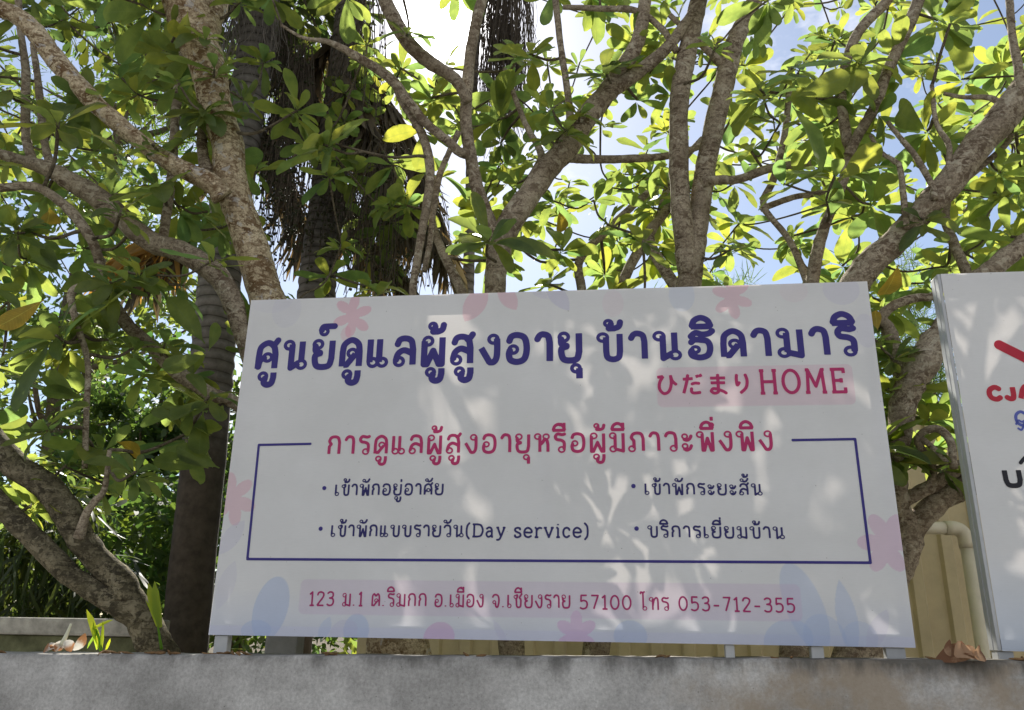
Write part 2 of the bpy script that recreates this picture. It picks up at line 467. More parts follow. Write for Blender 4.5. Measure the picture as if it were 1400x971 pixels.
G['ต'] = (.64, [L((.04, 0), (.04, .6)), S((.04, .58), (.06, .86), (.18, 1), (.33, .84), (.48, 1), (.59, .86), (.62, .58)), L((.62, .6), (.62, 0)), Cc(.37, .46, .11), L((.10, .06), (.2, .06), (.33, .24), (.47, .43))])
G['ศ'] = (.66, [L((.04, 0), (.04, .5)), S((.04, .48), (.09, .82), (.33, .98), (.54, .84), (.62, .55)), L((.62, .56), (.62, 0)), Cc(.35, .42, .115), S((.05, .03), (.1, .3), (.25, .4)), S((.45, .92), (.56, .93), (.68, 1.1))])
G['น'] = (.7, [Cc(.12, .87), L((.23, .9), (.23, .0), (.5, .19)), Cc(.59, .12), L((.58, 1.0), (.58, .22))])
G['ม'] = (.66, [Cc(.12, .87), L((.23, .88), (.23, .14)), Cc(.13, .12), L((.2, .06), (.3, .1), (.62, .0), (.62, 1.0))])
G['บ'] = (.68, [Cc(.12, .87), L((.22, .88), (.22, .3)), S((.22, .32), (.26, .08), (.43, 0), (.6, .08), (.64, .32)), L((.64, .3), (.64, 1.0))])
G['ข'] = (.6, [Cc(.11, .84, .1), S((.16, .95), (.26, .98), (.27, .82), (.18, .66), (.2, .5), (.2, .3)), S((.2, .32), (.24, .08), (.39, 0), (.54, .08), (.57, .32)), L((.57, .3), (.57, 1.0))])
G['ช'] = (.64, [Cc(.11, .84, .1), S((.16, .95), (.26, .98), (.27, .82), (.18, .66), (.2, .5), (.2, .3)), S((.2, .32), (.24, .08), (.39, 0), (.54, .08), (.57, .32)), S((.57, .3), (.57, .6), (.46, .78), (.52, .9), (.66, 1.08))])
G['ผ'] = (.68, [L((.04, .87), (.04, 0), (.14, 0), (.34, .5), (.54, 0), (.64, 0), (.64, 1.0)), Cc(.16, .87)])
G['พ'] = (.74, [Cc(.11, .87), L((.22, .9), (.22, .0), (.3, 0), (.46, .66), (.62, 0), (.7, 0), (.7, 1.0))])
G['ห'] = (.68, [Cc(.12, .87), L((.23, .9), (.23, 0)), S((.23, .4), (.36, .52), (.47, .74)), Cc(.54, .86, .115), S((.46, .74), (.58, .64), (.63, .4)), L((.63, .42), (.63, 0))])
G['ท'] = (.66, [Cc(.12, .87), L((.22, .9), (.22, 0)), S((.22, .3), (.32, .78), (.47, .99), (.59, .92), (.62, .65)), L((.62, .67), (.62, 0))])
G['ล'] = (.64, [S((.06, .76), (.14, .95), (.33, 1), (.53, .9), (.6, .58)), L((.6, .6), (.6, 0)), Cc(.14, .13), S((.03, .16), (.1, .42), (.28, .55), (.48, .48), (.6, .4))])
G['ส'] = (.66, [S((.06, .76), (.14, .95), (.33, 1), (.53, .9), (.6, .58)), L((.6, .6), (.6, 0)), Cc(.14, .13), S((.03, .16), (.1, .42), (.28, .55), (.48, .48), (.6, .4)), S((.48, .9), (.58, .95), (.68, 1.1))])
G['อ'] = (.68, [S((.06, .76), (.14, .95), (.35, 1), (.57, .88), (.64, .5), (.57, .12), (.35, 0), (.12, .07), (.06, .28), (.09, .44)), Cc(.2, .46, .11)])
G['ฮ'] = (.7, [S((.74, 1.04), (.62, .93), (.42, .90), (.22, .96), (.06, .80)), S((.07, .58), (.18, .69), (.38, .68), (.57, .62), (.64, .38), (.57, .1), (.35, 0), (.12, .06), (.06, .18), (.09, .28)), Cc(.2, .31, .09)])
G['ย'] = (.66, [Cc(.13, .87), S((.04, .82), (.06, .62), (.24, .53)), S((.24, .53), (.06, .44), (.06, .2), (.14, .04), (.34, 0), (.55, .06), (.62, .32)), L((.62, .3), (.62, 1.0))])
G['ว'] = (.54, [S((.02, .8), (.1, .95), (.26, 1), (.45, .92), (.51, .65)), L((.51, .67), (.51, .12)), Cc(.39, .12)])
G['จ'] = (.6, [S((.02, .8), (.12, .96), (.3, 1), (.5, .88), (.56, .52), (.5, .12), (.4, .0), (.3, .1), (.27, .34)), Cc(.17, .4, .1)])
G['ง'] = (.56, [Cc(.4, .87), S((.52, .88), (.53, .5), (.51, .18), (.42, .02), (.28, .01)), L((.29, .0), (.0, .55))])
G['เ'] = (.30, [L((.04, 1), (.04, .13)), Cc(.15, .12)])
G['แ'] = (.60, [L((.04, 1), (.04, .13)), Cc(.15, .12), L((.36, 1), (.36, .13)), Cc(.47, .12)])
G['โ'] = (.34, [S((-.1, 1.32), (-.06, 1.46), (.06, 1.42), (.22, 1.48)), L((.09, 1.44), (.09, .13)), Cc(.2, .12)])
G['ะ'] = (.44, [Cc(.11, .78, .1), S((.06, .62), (.2, .56), (.34, .64), (.42, .82)), Cc(.11, .24, .1), S((.06, .08), (.2, .02), (.34, .1), (.42, .28))])
# marks: x measured from the right-hand stem of the consonant below/above them
MK = {}
MK['ู'] = [Cc(-.36, -.30, .105), S((-.28, -.36), (-.31, -.54), (-.19, -.62), (-.05, -.56), (.0, -.36)), L((.0, -.38), (.0, -.16))]
MK['ุ'] = [Cc(-.11, -.29, .105), L((.0, -.29), (.0, -.66))]
DOME = [S((-.54, 1.22), (-.46, 1.45), (-.26, 1.56), (-.06, 1.45), (.03, 1.22)), L((-.57, 1.21), (.06, 1.21))]
MK['ิ'] = DOME
MK['ี'] = DOME + [L((.0, 1.22), (.0, 1.6))]
MK['ึ'] = DOME + [Cc(-.02, 1.40, .08)]
MK['ื'] = DOME + [L((.0, 1.22), (.0, 1.64)), L((-.18, 1.44), (-.18, 1.64))]
MK['ั'] = [Cc(-.42, 1.36, .095), S((-.36, 1.27), (-.22, 1.22), (-.06, 1.3), (.04, 1.52))]
MK['่'] = [L((.0, 1.2), (.0, 1.46))]
MK['้'] = [Cc(-.34, 1.44, .09), S((-.26, 1.42), (-.27, 1.3), (-.34, 1.22)), L((-.36, 1.22), (-.14, 1.22)), S((-.16, 1.22), (-.02, 1.3), (.03, 1.5))]
MK['์'] = [Cc(-.32, 1.36, .1), S((-.42, 1.4), (-.36, 1.54), (-.18, 1.56), (.06, 1.56))]
# Latin, slab serif, cap height 1.13
def sf(x, y, a=.11): return L((x - a, y), (x + a, y))
K = 1.13
G['H'] = (.86, [L((.12, 0), (.12, K)), L((.72, 0), (.72, K)), L((.12, .57), (.72, .57)), sf(.12, 0), sf(.12, K), sf(.72, 0), sf(.72, K)])
G['O'] = (.9, [Ee(.44, K / 2, .38, K / 2)])
G['M'] = (1.0, [L((.1, 0), (.16, K), (.49, .3), (.82, K), (.88, 0)), sf(.1, 0), sf(.88, 0), L((.04, K), (.2, K)), L((.78, K), (.94, K))])
G['E'] = (.74, [L((.14, 0), (.14, K)), L((.02, 0), (.66, 0), (.66, .22)), L((.02, K), (.64, K), (.64, K - .2)), L((.14, .57), (.5, .57)), L((.5, .46), (.5, .68))])
G['D'] = (.8, [L((.12, 0), (.12, K)), L((.0, 0), (.36, 0)), L((.0, K), (.36, K)), S((.34, 0), (.6, .1), (.74, K / 2), (.6, K - .1), (.34, K))])
XH = .84
G['a'] = (.62, [S((.08, .72), (.2, XH), (.36, .82), (.45, .62)), L((.45, .64), (.45, .0), (.54, 0)), S((.45, .5), (.2, .48), (.07, .3), (.12, .06), (.26, 0), (.45, .16))])
G['y'] = (.66, [L((.1, XH), (.34, .04)), S((.58, XH), (.34, .02), (.22, -.24), (.04, -.28)), sf(.1, XH, .1), sf(.56, XH, .1)])
G['s'] = (.5, [S((.4, .68), (.38, .8), (.24, XH), (.09, .76), (.08, .58), (.24, .44), (.4, .32), (.42, .12), (.26, 0), (.1, .04), (.06, .2))])
G['e'] = (.6, [S((.08, .43), (.52, .43), (.5, .68), (.3, XH), (.12, .7), (.06, .42), (.12, .12), (.32, 0), (.52, .12))])
G['r'] = (.52, [L((.14, 0), (.14, XH)), sf(.14, 0, .12), L((.02, XH), (.14, XH)), S((.14, .56), (.24, .78), (.36, XH), (.47, .8))])
G['v'] = (.64, [L((.06, XH), (.3, .0), (.54, XH)), sf(.07, XH, .1), sf(.53, XH, .1)])
G['i'] = (.3, [L((.14, 0), (.14, XH)), sf(.14, 0, .12), L((.02, XH), (.14, XH)), L((.14, 1.06), (.14, 1.18))])
G['c'] = (.54, [S((.46, .62), (.42, .76), (.28, XH), (.12, .72), (.06, .42), (.12, .12), (.28, 0), (.46, .14))])
G['('] = (.34, [S((.26, 1.26), (.1, .98), (.06, .52), (.1, .08), (.26, -.22))])
G[')'] = (.34, [S((.06, 1.26), (.22, .98), (.26, .52), (.22, .08), (.06, -.22))])
G['.'] = (.2, [L((.06, .0), (.06, .1))])
G['-'] = (.5, [L((.06, .42), (.42, .42))])
G['0'] = (.62, [Ee(.29, .55, .25, .55)])
G['1'] = (.44, [L((.06, .9), (.24, 1.1), (.24, 0)), L((.08, 0), (.4, 0))])
G['2'] = (.58, [S((.06, .84), (.12, 1.04), (.3, 1.1), (.47, .98), (.46, .72), (.26, .36), (.05, .0)), L((.05, 0), (.52, 0))])
G['3'] = (.58, [S((.07, .98), (.22, 1.1), (.42, 1.04), (.46, .8), (.36, .64), (.2, .6)), S((.2, .6), (.42, .56), (.5, .32), (.42, .06), (.22, 0), (.05, .1))])
G['5'] = (.58, [L((.48, 1.1), (.12, 1.1), (.1, .6)), S((.1, .6), (.26, .68), (.44, .6), (.5, .36), (.42, .08), (.22, 0), (.05, .08))])
G['7'] = (.54, [L((.04, 1.1), (.48, 1.1), (.2, 0))])
# kana, height 1
G['ひ'] = (1.02, [L((.02, .88), (.3, .92)), S((.3, .92), (.13, .6), (.12, .25), (.32, .02), (.56, .14), (.68, .52), (.66, .98)), S((.66, .95), (.74, .68), (.92, .48))])
G['だ'] = (1.02, [L((.02, .76), (.5, .79)), S((.27, 1.0), (.2, .6), (.04, .02)), S((.44, .5), (.6, .55), (.8, .53)), S((.42, .28), (.42, .1), (.55, .03), (.84, .06)), L((.68, .98), (.74, .83)), L((.84, 1.02), (.9, .87))])
G['ま'] = (1.02, [L((.1, .8), (.82, .8)), L((.12, .55), (.8, .55)), S((.47, 1.0), (.47, .6), (.47, .26)), S((.47, .3), (.46, .08), (.28, .01), (.13, .12), (.24, .25), (.47, .2), (.7, .1), (.84, .0))])
G['り'] = (.84, [S((.14, .96), (.12, .7), (.15, .42), (.26, .56)), S((.54, .98), (.62, .66), (.55, .28), (.28, .0))])
G['C'] = (.8, [S((.62, .86), (.4, 1.02), (.14, .84), (.06, .5), (.14, .14), (.4, -.02), (.62, .14))])
G['J'] = (.62, [L((.42, 1), (.42, .3)), S((.42, .32), (.36, .04), (.2, 0), (.04, .14))])
G['A'] = (.8, [L((.04, 0), (.22, .8)), S((.22, .78), (.38, 1.02), (.54, .78)), L((.54, .8), (.72, 0)), L((.16, .36), (.6, .36))])
G['U'] = (.9, [L((.08, 1.0), (.08, .36)), S((.08, .38), (.16, .08), (.4, 0), (.64, .08), (.72, .38)), L((.72, .36), (.72, 1.0))])

LOOPW = 0.55
def layout(text, gap=.2):
    """list of strokes in glyph units, plus total width"""
    out = []; x = 0.0; right = 0.0; upper = False
    for ch in text:
        if ch == ' ':
            x += .45; continue
        if ch in MK:
            sh = 0.0
            if ch in '่้์' and upper: sh = .40
            if ch in 'ัิีึื': upper = True
            dx = right
            for kind, pts in MK[ch]:
                sc = 0.85 if sh else 1.0
                out.append((kind, [(dx + px * sc, (py if not sh else 1.64 + (py - 1.2) * sc)) for px, py in pts]))
            continue
        upper = False
        adv, st = G[ch]
        for kind, pts in st:
            out.append((kind, [(x + px, py) for px, py in pts]))
        if ch not in 'เแโะาำ':
            right = x + adv - .04
        x += adv + gap
    return out, x - gap

def poly_sdf(px, py, strokes, hw):
    D = np.full(px.shape, 1e3)
    for kind, pts in strokes:
        pts = np.asarray(pts, float)
        closed = kind == 'K'
        if kind == 'S': pts = catmull(pts, 7)
        n = len(pts)
        x0, y0 = pts.min(0) - hw * 2.5; x1, y1 = pts.max(0) + hw * 2.5
        cols = np.where((px[0] >= x0) & (px[0] <= x1))[0]; rows = np.where((py[:, 0] >= y0) & (py[:, 0] <= y1))[0]
        if len(cols) == 0 or len(rows) == 0: continue
        sl = (slice(rows[0], rows[-1] + 1), slice(cols[0], cols[-1] + 1))
        X = px[sl]; Y = py[sl]; d = np.full(X.shape, 1e3)
        for i in range(n - 1):
            a, b = pts[i], pts[i + 1]; ab = b - a; ln = math.hypot(*ab)
            if ln < 1e-9: continue
            ux, uy = ab / ln
            t = (X - a[0]) * ux + (Y - a[1]) * uy
            perp = np.abs((X - a[0]) * -uy + (Y - a[1]) * ux)
            over0 = -t; over1 = t - ln
            f0 = (i == 0) and not closed; f1 = (i == n - 2) and not closed
            e = np.maximum(np.maximum(over0, over1), 0)
            seg = np.hypot(perp, e) - (hw * LOOPW if kind == 'K' else hw)
            if f0: seg = np.where(over0 > -hw, np.maximum(seg, np.maximum(perp - hw, over0)), seg)
            if f1: seg = np.where(over1 > -hw, np.maximum(seg, np.maximum(perp - hw, over1)), seg)
            d = np.minimum(d, seg)
        D[sl] = np.minimum(D[sl], d)
    return D

def march(D, xs, ys):
    """filled polygons where D < 0; rows of full cells are merged"""
    V = []; F = []
    ny, nx = D.shape
    ins = D < 0
    full = ins[:-1, :-1] & ins[1:, :-1] & ins[:-1, 1:] & ins[1:, 1:]
    anyi = ins[:-1, :-1] | ins[1:, :-1] | ins[:-1, 1:] | ins[1:, 1:]
    for j in range(ny - 1):
        row = full[j]; i = 0
        while i < nx - 1:
            if row[i]:
                k = i
                while k < nx - 1 and row[k]: k += 1
                b = len(V); V += [(xs[i], ys[j]), (xs[k], ys[j]), (xs[k], ys[j + 1]), (xs[i], ys[j + 1])]
                F.append([b, b + 1, b + 2, b + 3]); i = k
            else: i += 1
    jj, ii = np.where(anyi & ~full)
    for j, i in zip(jj, ii):
        c = [(i, j), (i + 1, j), (i + 1, j + 1), (i, j + 1)]
        pol = []
        for k in range(4):
            (ia, ja), (ib, jb) = c[k], c[(k + 1) % 4]
            da, db = D[ja, ia], D[jb, ib]
            if da < 0: pol.append((xs[ia], ys[ja]))
            if (da < 0) != (db < 0):
                t = min(max(da / (da - db), 0.0), 1.0)
                pol.append((xs[ia] + t * (xs[ib] - xs[ia]), ys[ja] + t * (ys[jb] - ys[ja])))
        if len(pol) >= 3:
            b = len(V); V += pol; F.append(list(range(b, b + len(pol))))
    return V, F

def put_text(text, a, b, top, weight, out, cell=0.0016, capfix=1.0, gap=.2):
    """a, b: photo pixels of the left/right end of the base line; top: pixel of the top of a plain letter near a"""
    (s0, z0), (s1, z1) = to_sign(*a), to_sign(*b)
    st, wid = layout(text, gap)
    hgt = to_sign(*top)[1] - z0
    wu = weight                                        # stroke width in letter heights
    sx = (math.hypot(s1 - s0, z1 - z0)) / (wid + 0.06)
    ang = math.atan2(z1 - z0, s1 - s0)
    hw = wu * hgt / 2
    strokes = []
    for kind, pts in st:
        q = []
        for x, y in pts:
            X = (x + .03) * sx
            Y = hw + y * (hgt - 2 * hw)
            q.append((X, Y))
        strokes.append((kind, q))
    allp = np.array([p for _, q in strokes for p in q])
    x0, y0 = allp.min(0) - hw * 3; x1, y1 = allp.max(0) + hw * 3
    xs = np.arange(x0, x1, cell); ys = np.arange(y0, y1, cell)
    PX, PY = np.meshgrid(xs, ys)
    D = poly_sdf(PX, PY, strokes, hw)
    V, F = march(D, xs, ys)
    ca, sa = math.cos(ang), math.sin(ang)
    n = out['n']
    for x, y in V:
        out['v'].append(SP(s0 + x * ca - y * sa, z0 + x * sa + y * ca, out['o']))
    out['f'] += [[i + n for i in f] for f in F]
    out['n'] += len(V)

def text_part(name, items, weight, mat, parent, off=0.0012, gap=.2, cell=0.0016):
    out = dict(v=[], f=[], n=0, o=off)
    for it in items:
        put_text(*it[:4], weight, out, gap=it[4] if len(it) > 4 else gap, cell=cell)
    return mesh_obj(name, np.array(out['v']), out['f'], mat, parent, smooth=False)

def ink_mat(name, col, tr=0.22):
    m, n, l, p = new_mat(name)
    p.inputs['Base Color'].default_value = (*col, 1); p.inputs['Roughness'].default_value = 0.45
    p.inputs['Specular IOR Level'].default_value = 0.25
    tl = n.new('ShaderNodeBsdfTranslucent'); tl.inputs['Color'].default_value = (*[min(1, c * 1.6 + .02) for c in col], 1)
    ms = n.new('ShaderNodeMixShader'); ms.inputs['Fac'].default_value = tr
    l.new(p.outputs['BSDF'], ms.inputs[1]); l.new(tl.outputs['BSDF'], ms.inputs[2])
    l.new(ms.outputs['Shader'], n['Material Output'].inputs['Surface'])
    return m
INK_BLUE = ink_mat('ink_navy', (0.060, 0.048, 0.25))
INK_DARK = ink_mat('ink_dark_navy', (0.04, 0.036, 0.16))
INK_PINK = ink_mat('ink_crimson', (0.52, 0.045, 0.17))
INK_WINE = ink_mat('ink_wine', (0.43, 0.04, 0.17))
INK_RED = ink_mat('ink_red', (0.55, 0.04, 0.07))
INK_BLACK = ink_mat('ink_black', (0.03, 0.03, 0.04))
INK_LILAC = ink_mat('ink_blue_script', (0.13, 0.16, 0.5))

def vinyl_mat(name):
    m, n, l, p = new_mat(name)
    at = n.new('ShaderNodeAttribute'); at.attribute_name = 'tone'
    pos = geo_pos(n)
    # woven scrim of the banner and slight smudges
    mpn = n.new('ShaderNodeMapping'); mpn.inputs['Scale'].default_value = (40, 40, 420); l.new(pos, mpn.inputs['Vector'])
    t = noise_node(n, l, 1.0, 3, 0.6, mpn.outputs['Vector'])
    r = ramp(n, [(0.3, (.965, .965, .965)), (0.7, (1, 1, 1))]); l.new(t.outputs['Fac'], r.inputs['Fac'])
    c = mixc(n, l, 1.0, at.outputs['Color'], r.outputs['Color'], 'MULTIPLY')
    t2 = noise_node(n, l, 3.5, 6, 0.6, pos)
    r2 = ramp(n, [(0.35, (.93, .93, .925)), (0.65, (1, 1, 1))]); l.new(t2.outputs['Fac'], r2.inputs['Fac'])
    c = mixc(n, l, 1.0, c, r2.outputs['Color'], 'MULTIPLY')
    dirt = noise_node(n, l, 75, 2, 0.5, pos)
    rd = ramp(n, [(0.765, (0, 0, 0)), (0.785, (.55, .55, .55))]); l.new(dirt.outputs['Fac'], rd.inputs['Fac'])
    c = mixc(n, l, rd.outputs['Color'], c, (0.2, 0.19, 0.17))
    l.new(c, p.inputs['Base Color'])
    p.inputs['Roughness'].default_value = 0.38; p.inputs['Specular IOR Level'].default_value = 0.3
    rip = noise_node(n, l, 2.4, 3, 0.5, pos)
    add_bump(n, l, p, rip.outputs['Fac'], 0.35, 0.03)
    tl = n.new('ShaderNodeBsdfTranslucent'); l.new(mixc(n, l, 1.0, c, (1.0, .93, .88), 'MULTIPLY'), tl.inputs['Color'])
    ms = n.new('ShaderNodeMixShader'); ms.inputs['Fac'].default_value = VINYL_T
    l.new(p.outputs['BSDF'], ms.inputs[1]); l.new(tl.outputs['BSDF'], ms.inputs[2])
    l.new(ms.outputs['Shader'], n['Material Output'].inputs['Surface'])
    return m
VINYL_T = 0.12
M_vinyl = vinyl_mat('banner_vinyl')
M_alu = plain('aluminium', (0.46, 0.47, 0.48), 0.5, 0.4, metal=0.3, var=0.1)
M_white_steel = plain('white_painted_steel', (0.58, 0.58, 0.57), 0.55, 0.3, var=0.12)
M_dark_gap = plain('rubber_gasket', (0.03, 0.03, 0.035), 0.7, 0.2)

# pale printed decoration, as ink colours on a fine grid
def paint_big_sign(Sg, Zg):
    col = np.empty(Sg.shape + (3,)); col[:] = (0.80, 0.80, 0.80)
    def blend(mask, c, a):
        k = (np.clip(mask, 0, 1) * a * .78)[..., None]
        col[:] = col * (1 - k) + np.array(c) * k
    def ell(px, py, rx, ry, rot=0.0, soft=0.03):
        s, z = to_sign(px, py); k = 2.4 / 945.0
        rx, ry = rx * k, ry * k
        c, sn = math.cos(math.radians(rot)), math.sin(math.radians(rot))
        dx, dz = Sg - s, Zg - z
        u = (dx * c + dz * sn) / rx; v = (-dx * sn + dz * c) / ry
        return np.clip((1 - np.hypot(u, v)) / soft + .5, 0, 1)
    def flower(px, py, r, rot=0, n=6, el=0.50, w=0.30, st=1.2):
        m = ell(px, py, r * .42, r * .42 * st)
        for i in range(n):
            a = math.radians(rot + 360 / n * i)
            m = np.maximum(m, ell(px + math.cos(a) * r * .58, py - math.sin(a) * r * .58 * st, r * el, r * w, math.degrees(a)))
        return m
    def leafm(px, py, ln, wd, rot, soft=.03):
        """pointed leaf: overlap of two circles"""
        s, z = to_sign(px, py); k = 2.4 / 945.0
        a, b = ln * k / 2, wd * k / 2
        rad = (a * a + b * b) / (2 * b); o = rad - b
        c, sn = math.cos(math.radians(rot)), math.sin(math.radians(rot))
        dx, dz = Sg - s, Zg - z
        u = dx * c + dz * sn; v = -dx * sn + dz * c
        m1 = (rad - np.hypot(u, v - o)) / b; m2 = (rad - np.hypot(u, v + o)) / b
        return np.clip(np.minimum(m1, m2) / soft + .5, 0, 1)
    PINK, LILA, BLUE, ROSE = (0.80, 0.33, 0.45), (0.56, 0.54, 0.74), (0.42, 0.54, 0.82), (0.80, 0.5, 0.62)
    # pale blue wash along the lower edge
    blend(np.clip((0.16 - Zg) / 0.16, 0, 1), (0.60, 0.66, 0.82), 0.75)
    blend(np.clip((0.035 - Zg) / 0.004, 0, 1), (0.66, 0.68, 0.86), 0.6)
    # upper edge
    blend(ell(392, 424, 24, 30), LILA, .18); blend(ell(372, 412, 34, 20), LILA, .12)
    blend(flower(482, 432, 27, 80), PINK, .62); blend(leafm(473, 456, 26, 16, 80), PINK, .35)
    blend(leafm(650, 415, 66, 34, 62), PINK, .5); blend(leafm(694, 406, 52, 26, -58), PINK, .5)
    blend(leafm(762, 404, 62, 26, -55), LILA, .55); blend(leafm(735, 398, 40, 16, -40), LILA, .35)
    blend(ell(838, 415, 16, 22), ROSE, .2); blend(ell(932, 404, 19, 26), BLUE, .28)
    blend(flower(1001, 406, 27, 100), PINK, .5); blend(ell(1085, 398, 20, 18), ROSE, .14)
    blend(ell(1150, 396, 26, 24), LILA, .32); blend(ell(1184, 452, 16, 26), LILA, .28)
    # left and right edges
    blend(flower(318, 682, 32, 40), PINK, .5); blend(leafm(316, 735, 60, 26, 55), LILA, .35)
    blend(ell(330, 470, 14, 30), LILA, .14); blend(leafm(309, 800, 70, 26, 75), LILA, .25)
    blend(flower(1212, 742, 36, 60), (0.72, 0.38, 0.6), .55)
    # lower edge
    blend(ell(370, 832, 25, 44, -12), BLUE, .62); blend(ell(350, 862, 22, 14), BLUE, .5)
    blend(ell(487, 862, 18, 22), BLUE, .6); blend(ell(470, 864, 20, 16, 20), LILA, .4); blend(leafm(444, 860, 34, 16, 70), BLUE, .4)
    blend(ell(600, 872, 22, 20, 30), (0.70, 0.34, 0.66), .55); blend(leafm(684, 866, 40, 10, -60), LILA, .4)
    blend(flower(788, 868, 27, 90), (0.70, 0.34, 0.66), .55); blend(ell(862, 870, 22, 20), BLUE, .55)
    blend(ell(1100, 830, 24, 58, 18), BLUE, .5); blend(ell(1078, 876, 32, 26, 20), BLUE, .5); blend(ell(1128, 872, 26, 30, 30), BLUE, .4)
    blend(leafm(1158, 845, 96, 26, 96), BLUE, .5); blend(ell(1176, 872, 22, 20), BLUE, .35)
    blend(leafm(1200, 862, 60, 22, 60), LILA, .35)
    # pale bands behind two lines of writing
    def band(a, b, c, al):
        (s0, z1), (s1, z0) = to_sign(*a), to_sign(*b)
        rr = 0.02
        dx = np.abs(Sg - (s0 + s1) / 2) - (s1 - s0) / 2 + rr; dz = np.abs(Zg - (z0 + z1) / 2) - (z1 - z0) / 2 + rr
        d = np.hypot(np.maximum(dx, 0), np.maximum(dz, 0)) - rr
        blend(np.clip(.5 - d / .003, 0, 1), c, al)
    band((897, 503), (1171, 553), (0.78, 0.42, 0.56), .42)
    band((412, 792), (1098, 850), (0.66, 0.52, 0.70), .50)
    return col

def grid_face(s0, s1, z0, z1, ns, nz, off, sag=0.0):
    s = np.linspace(s0, s1, ns + 1); z = np.linspace(z0, z1, nz + 1)
    Sg, Zg = np.meshgrid(s, z)
    V = A0 + Sg[..., None] * rdir + Zg[..., None] * ZUP + off * ndir
    i = np.arange((ns + 1) * (nz + 1)).reshape(nz + 1, ns + 1)
    F = np.stack([i[:-1, :-1], i[:-1, 1:], i[1:, 1:], i[1:, :-1]], -1).reshape(-1, 4)
    return Sg, Zg, V.reshape(-1, 3), F

def bar(s0, s1, z0, z1, o0, o1, bev=0.003):
    return box_geo(SP(s0, z0, o1), rdir * (s1 - s0), ndir * (o0 - o1), ZUP * (z1 - z0), bev)

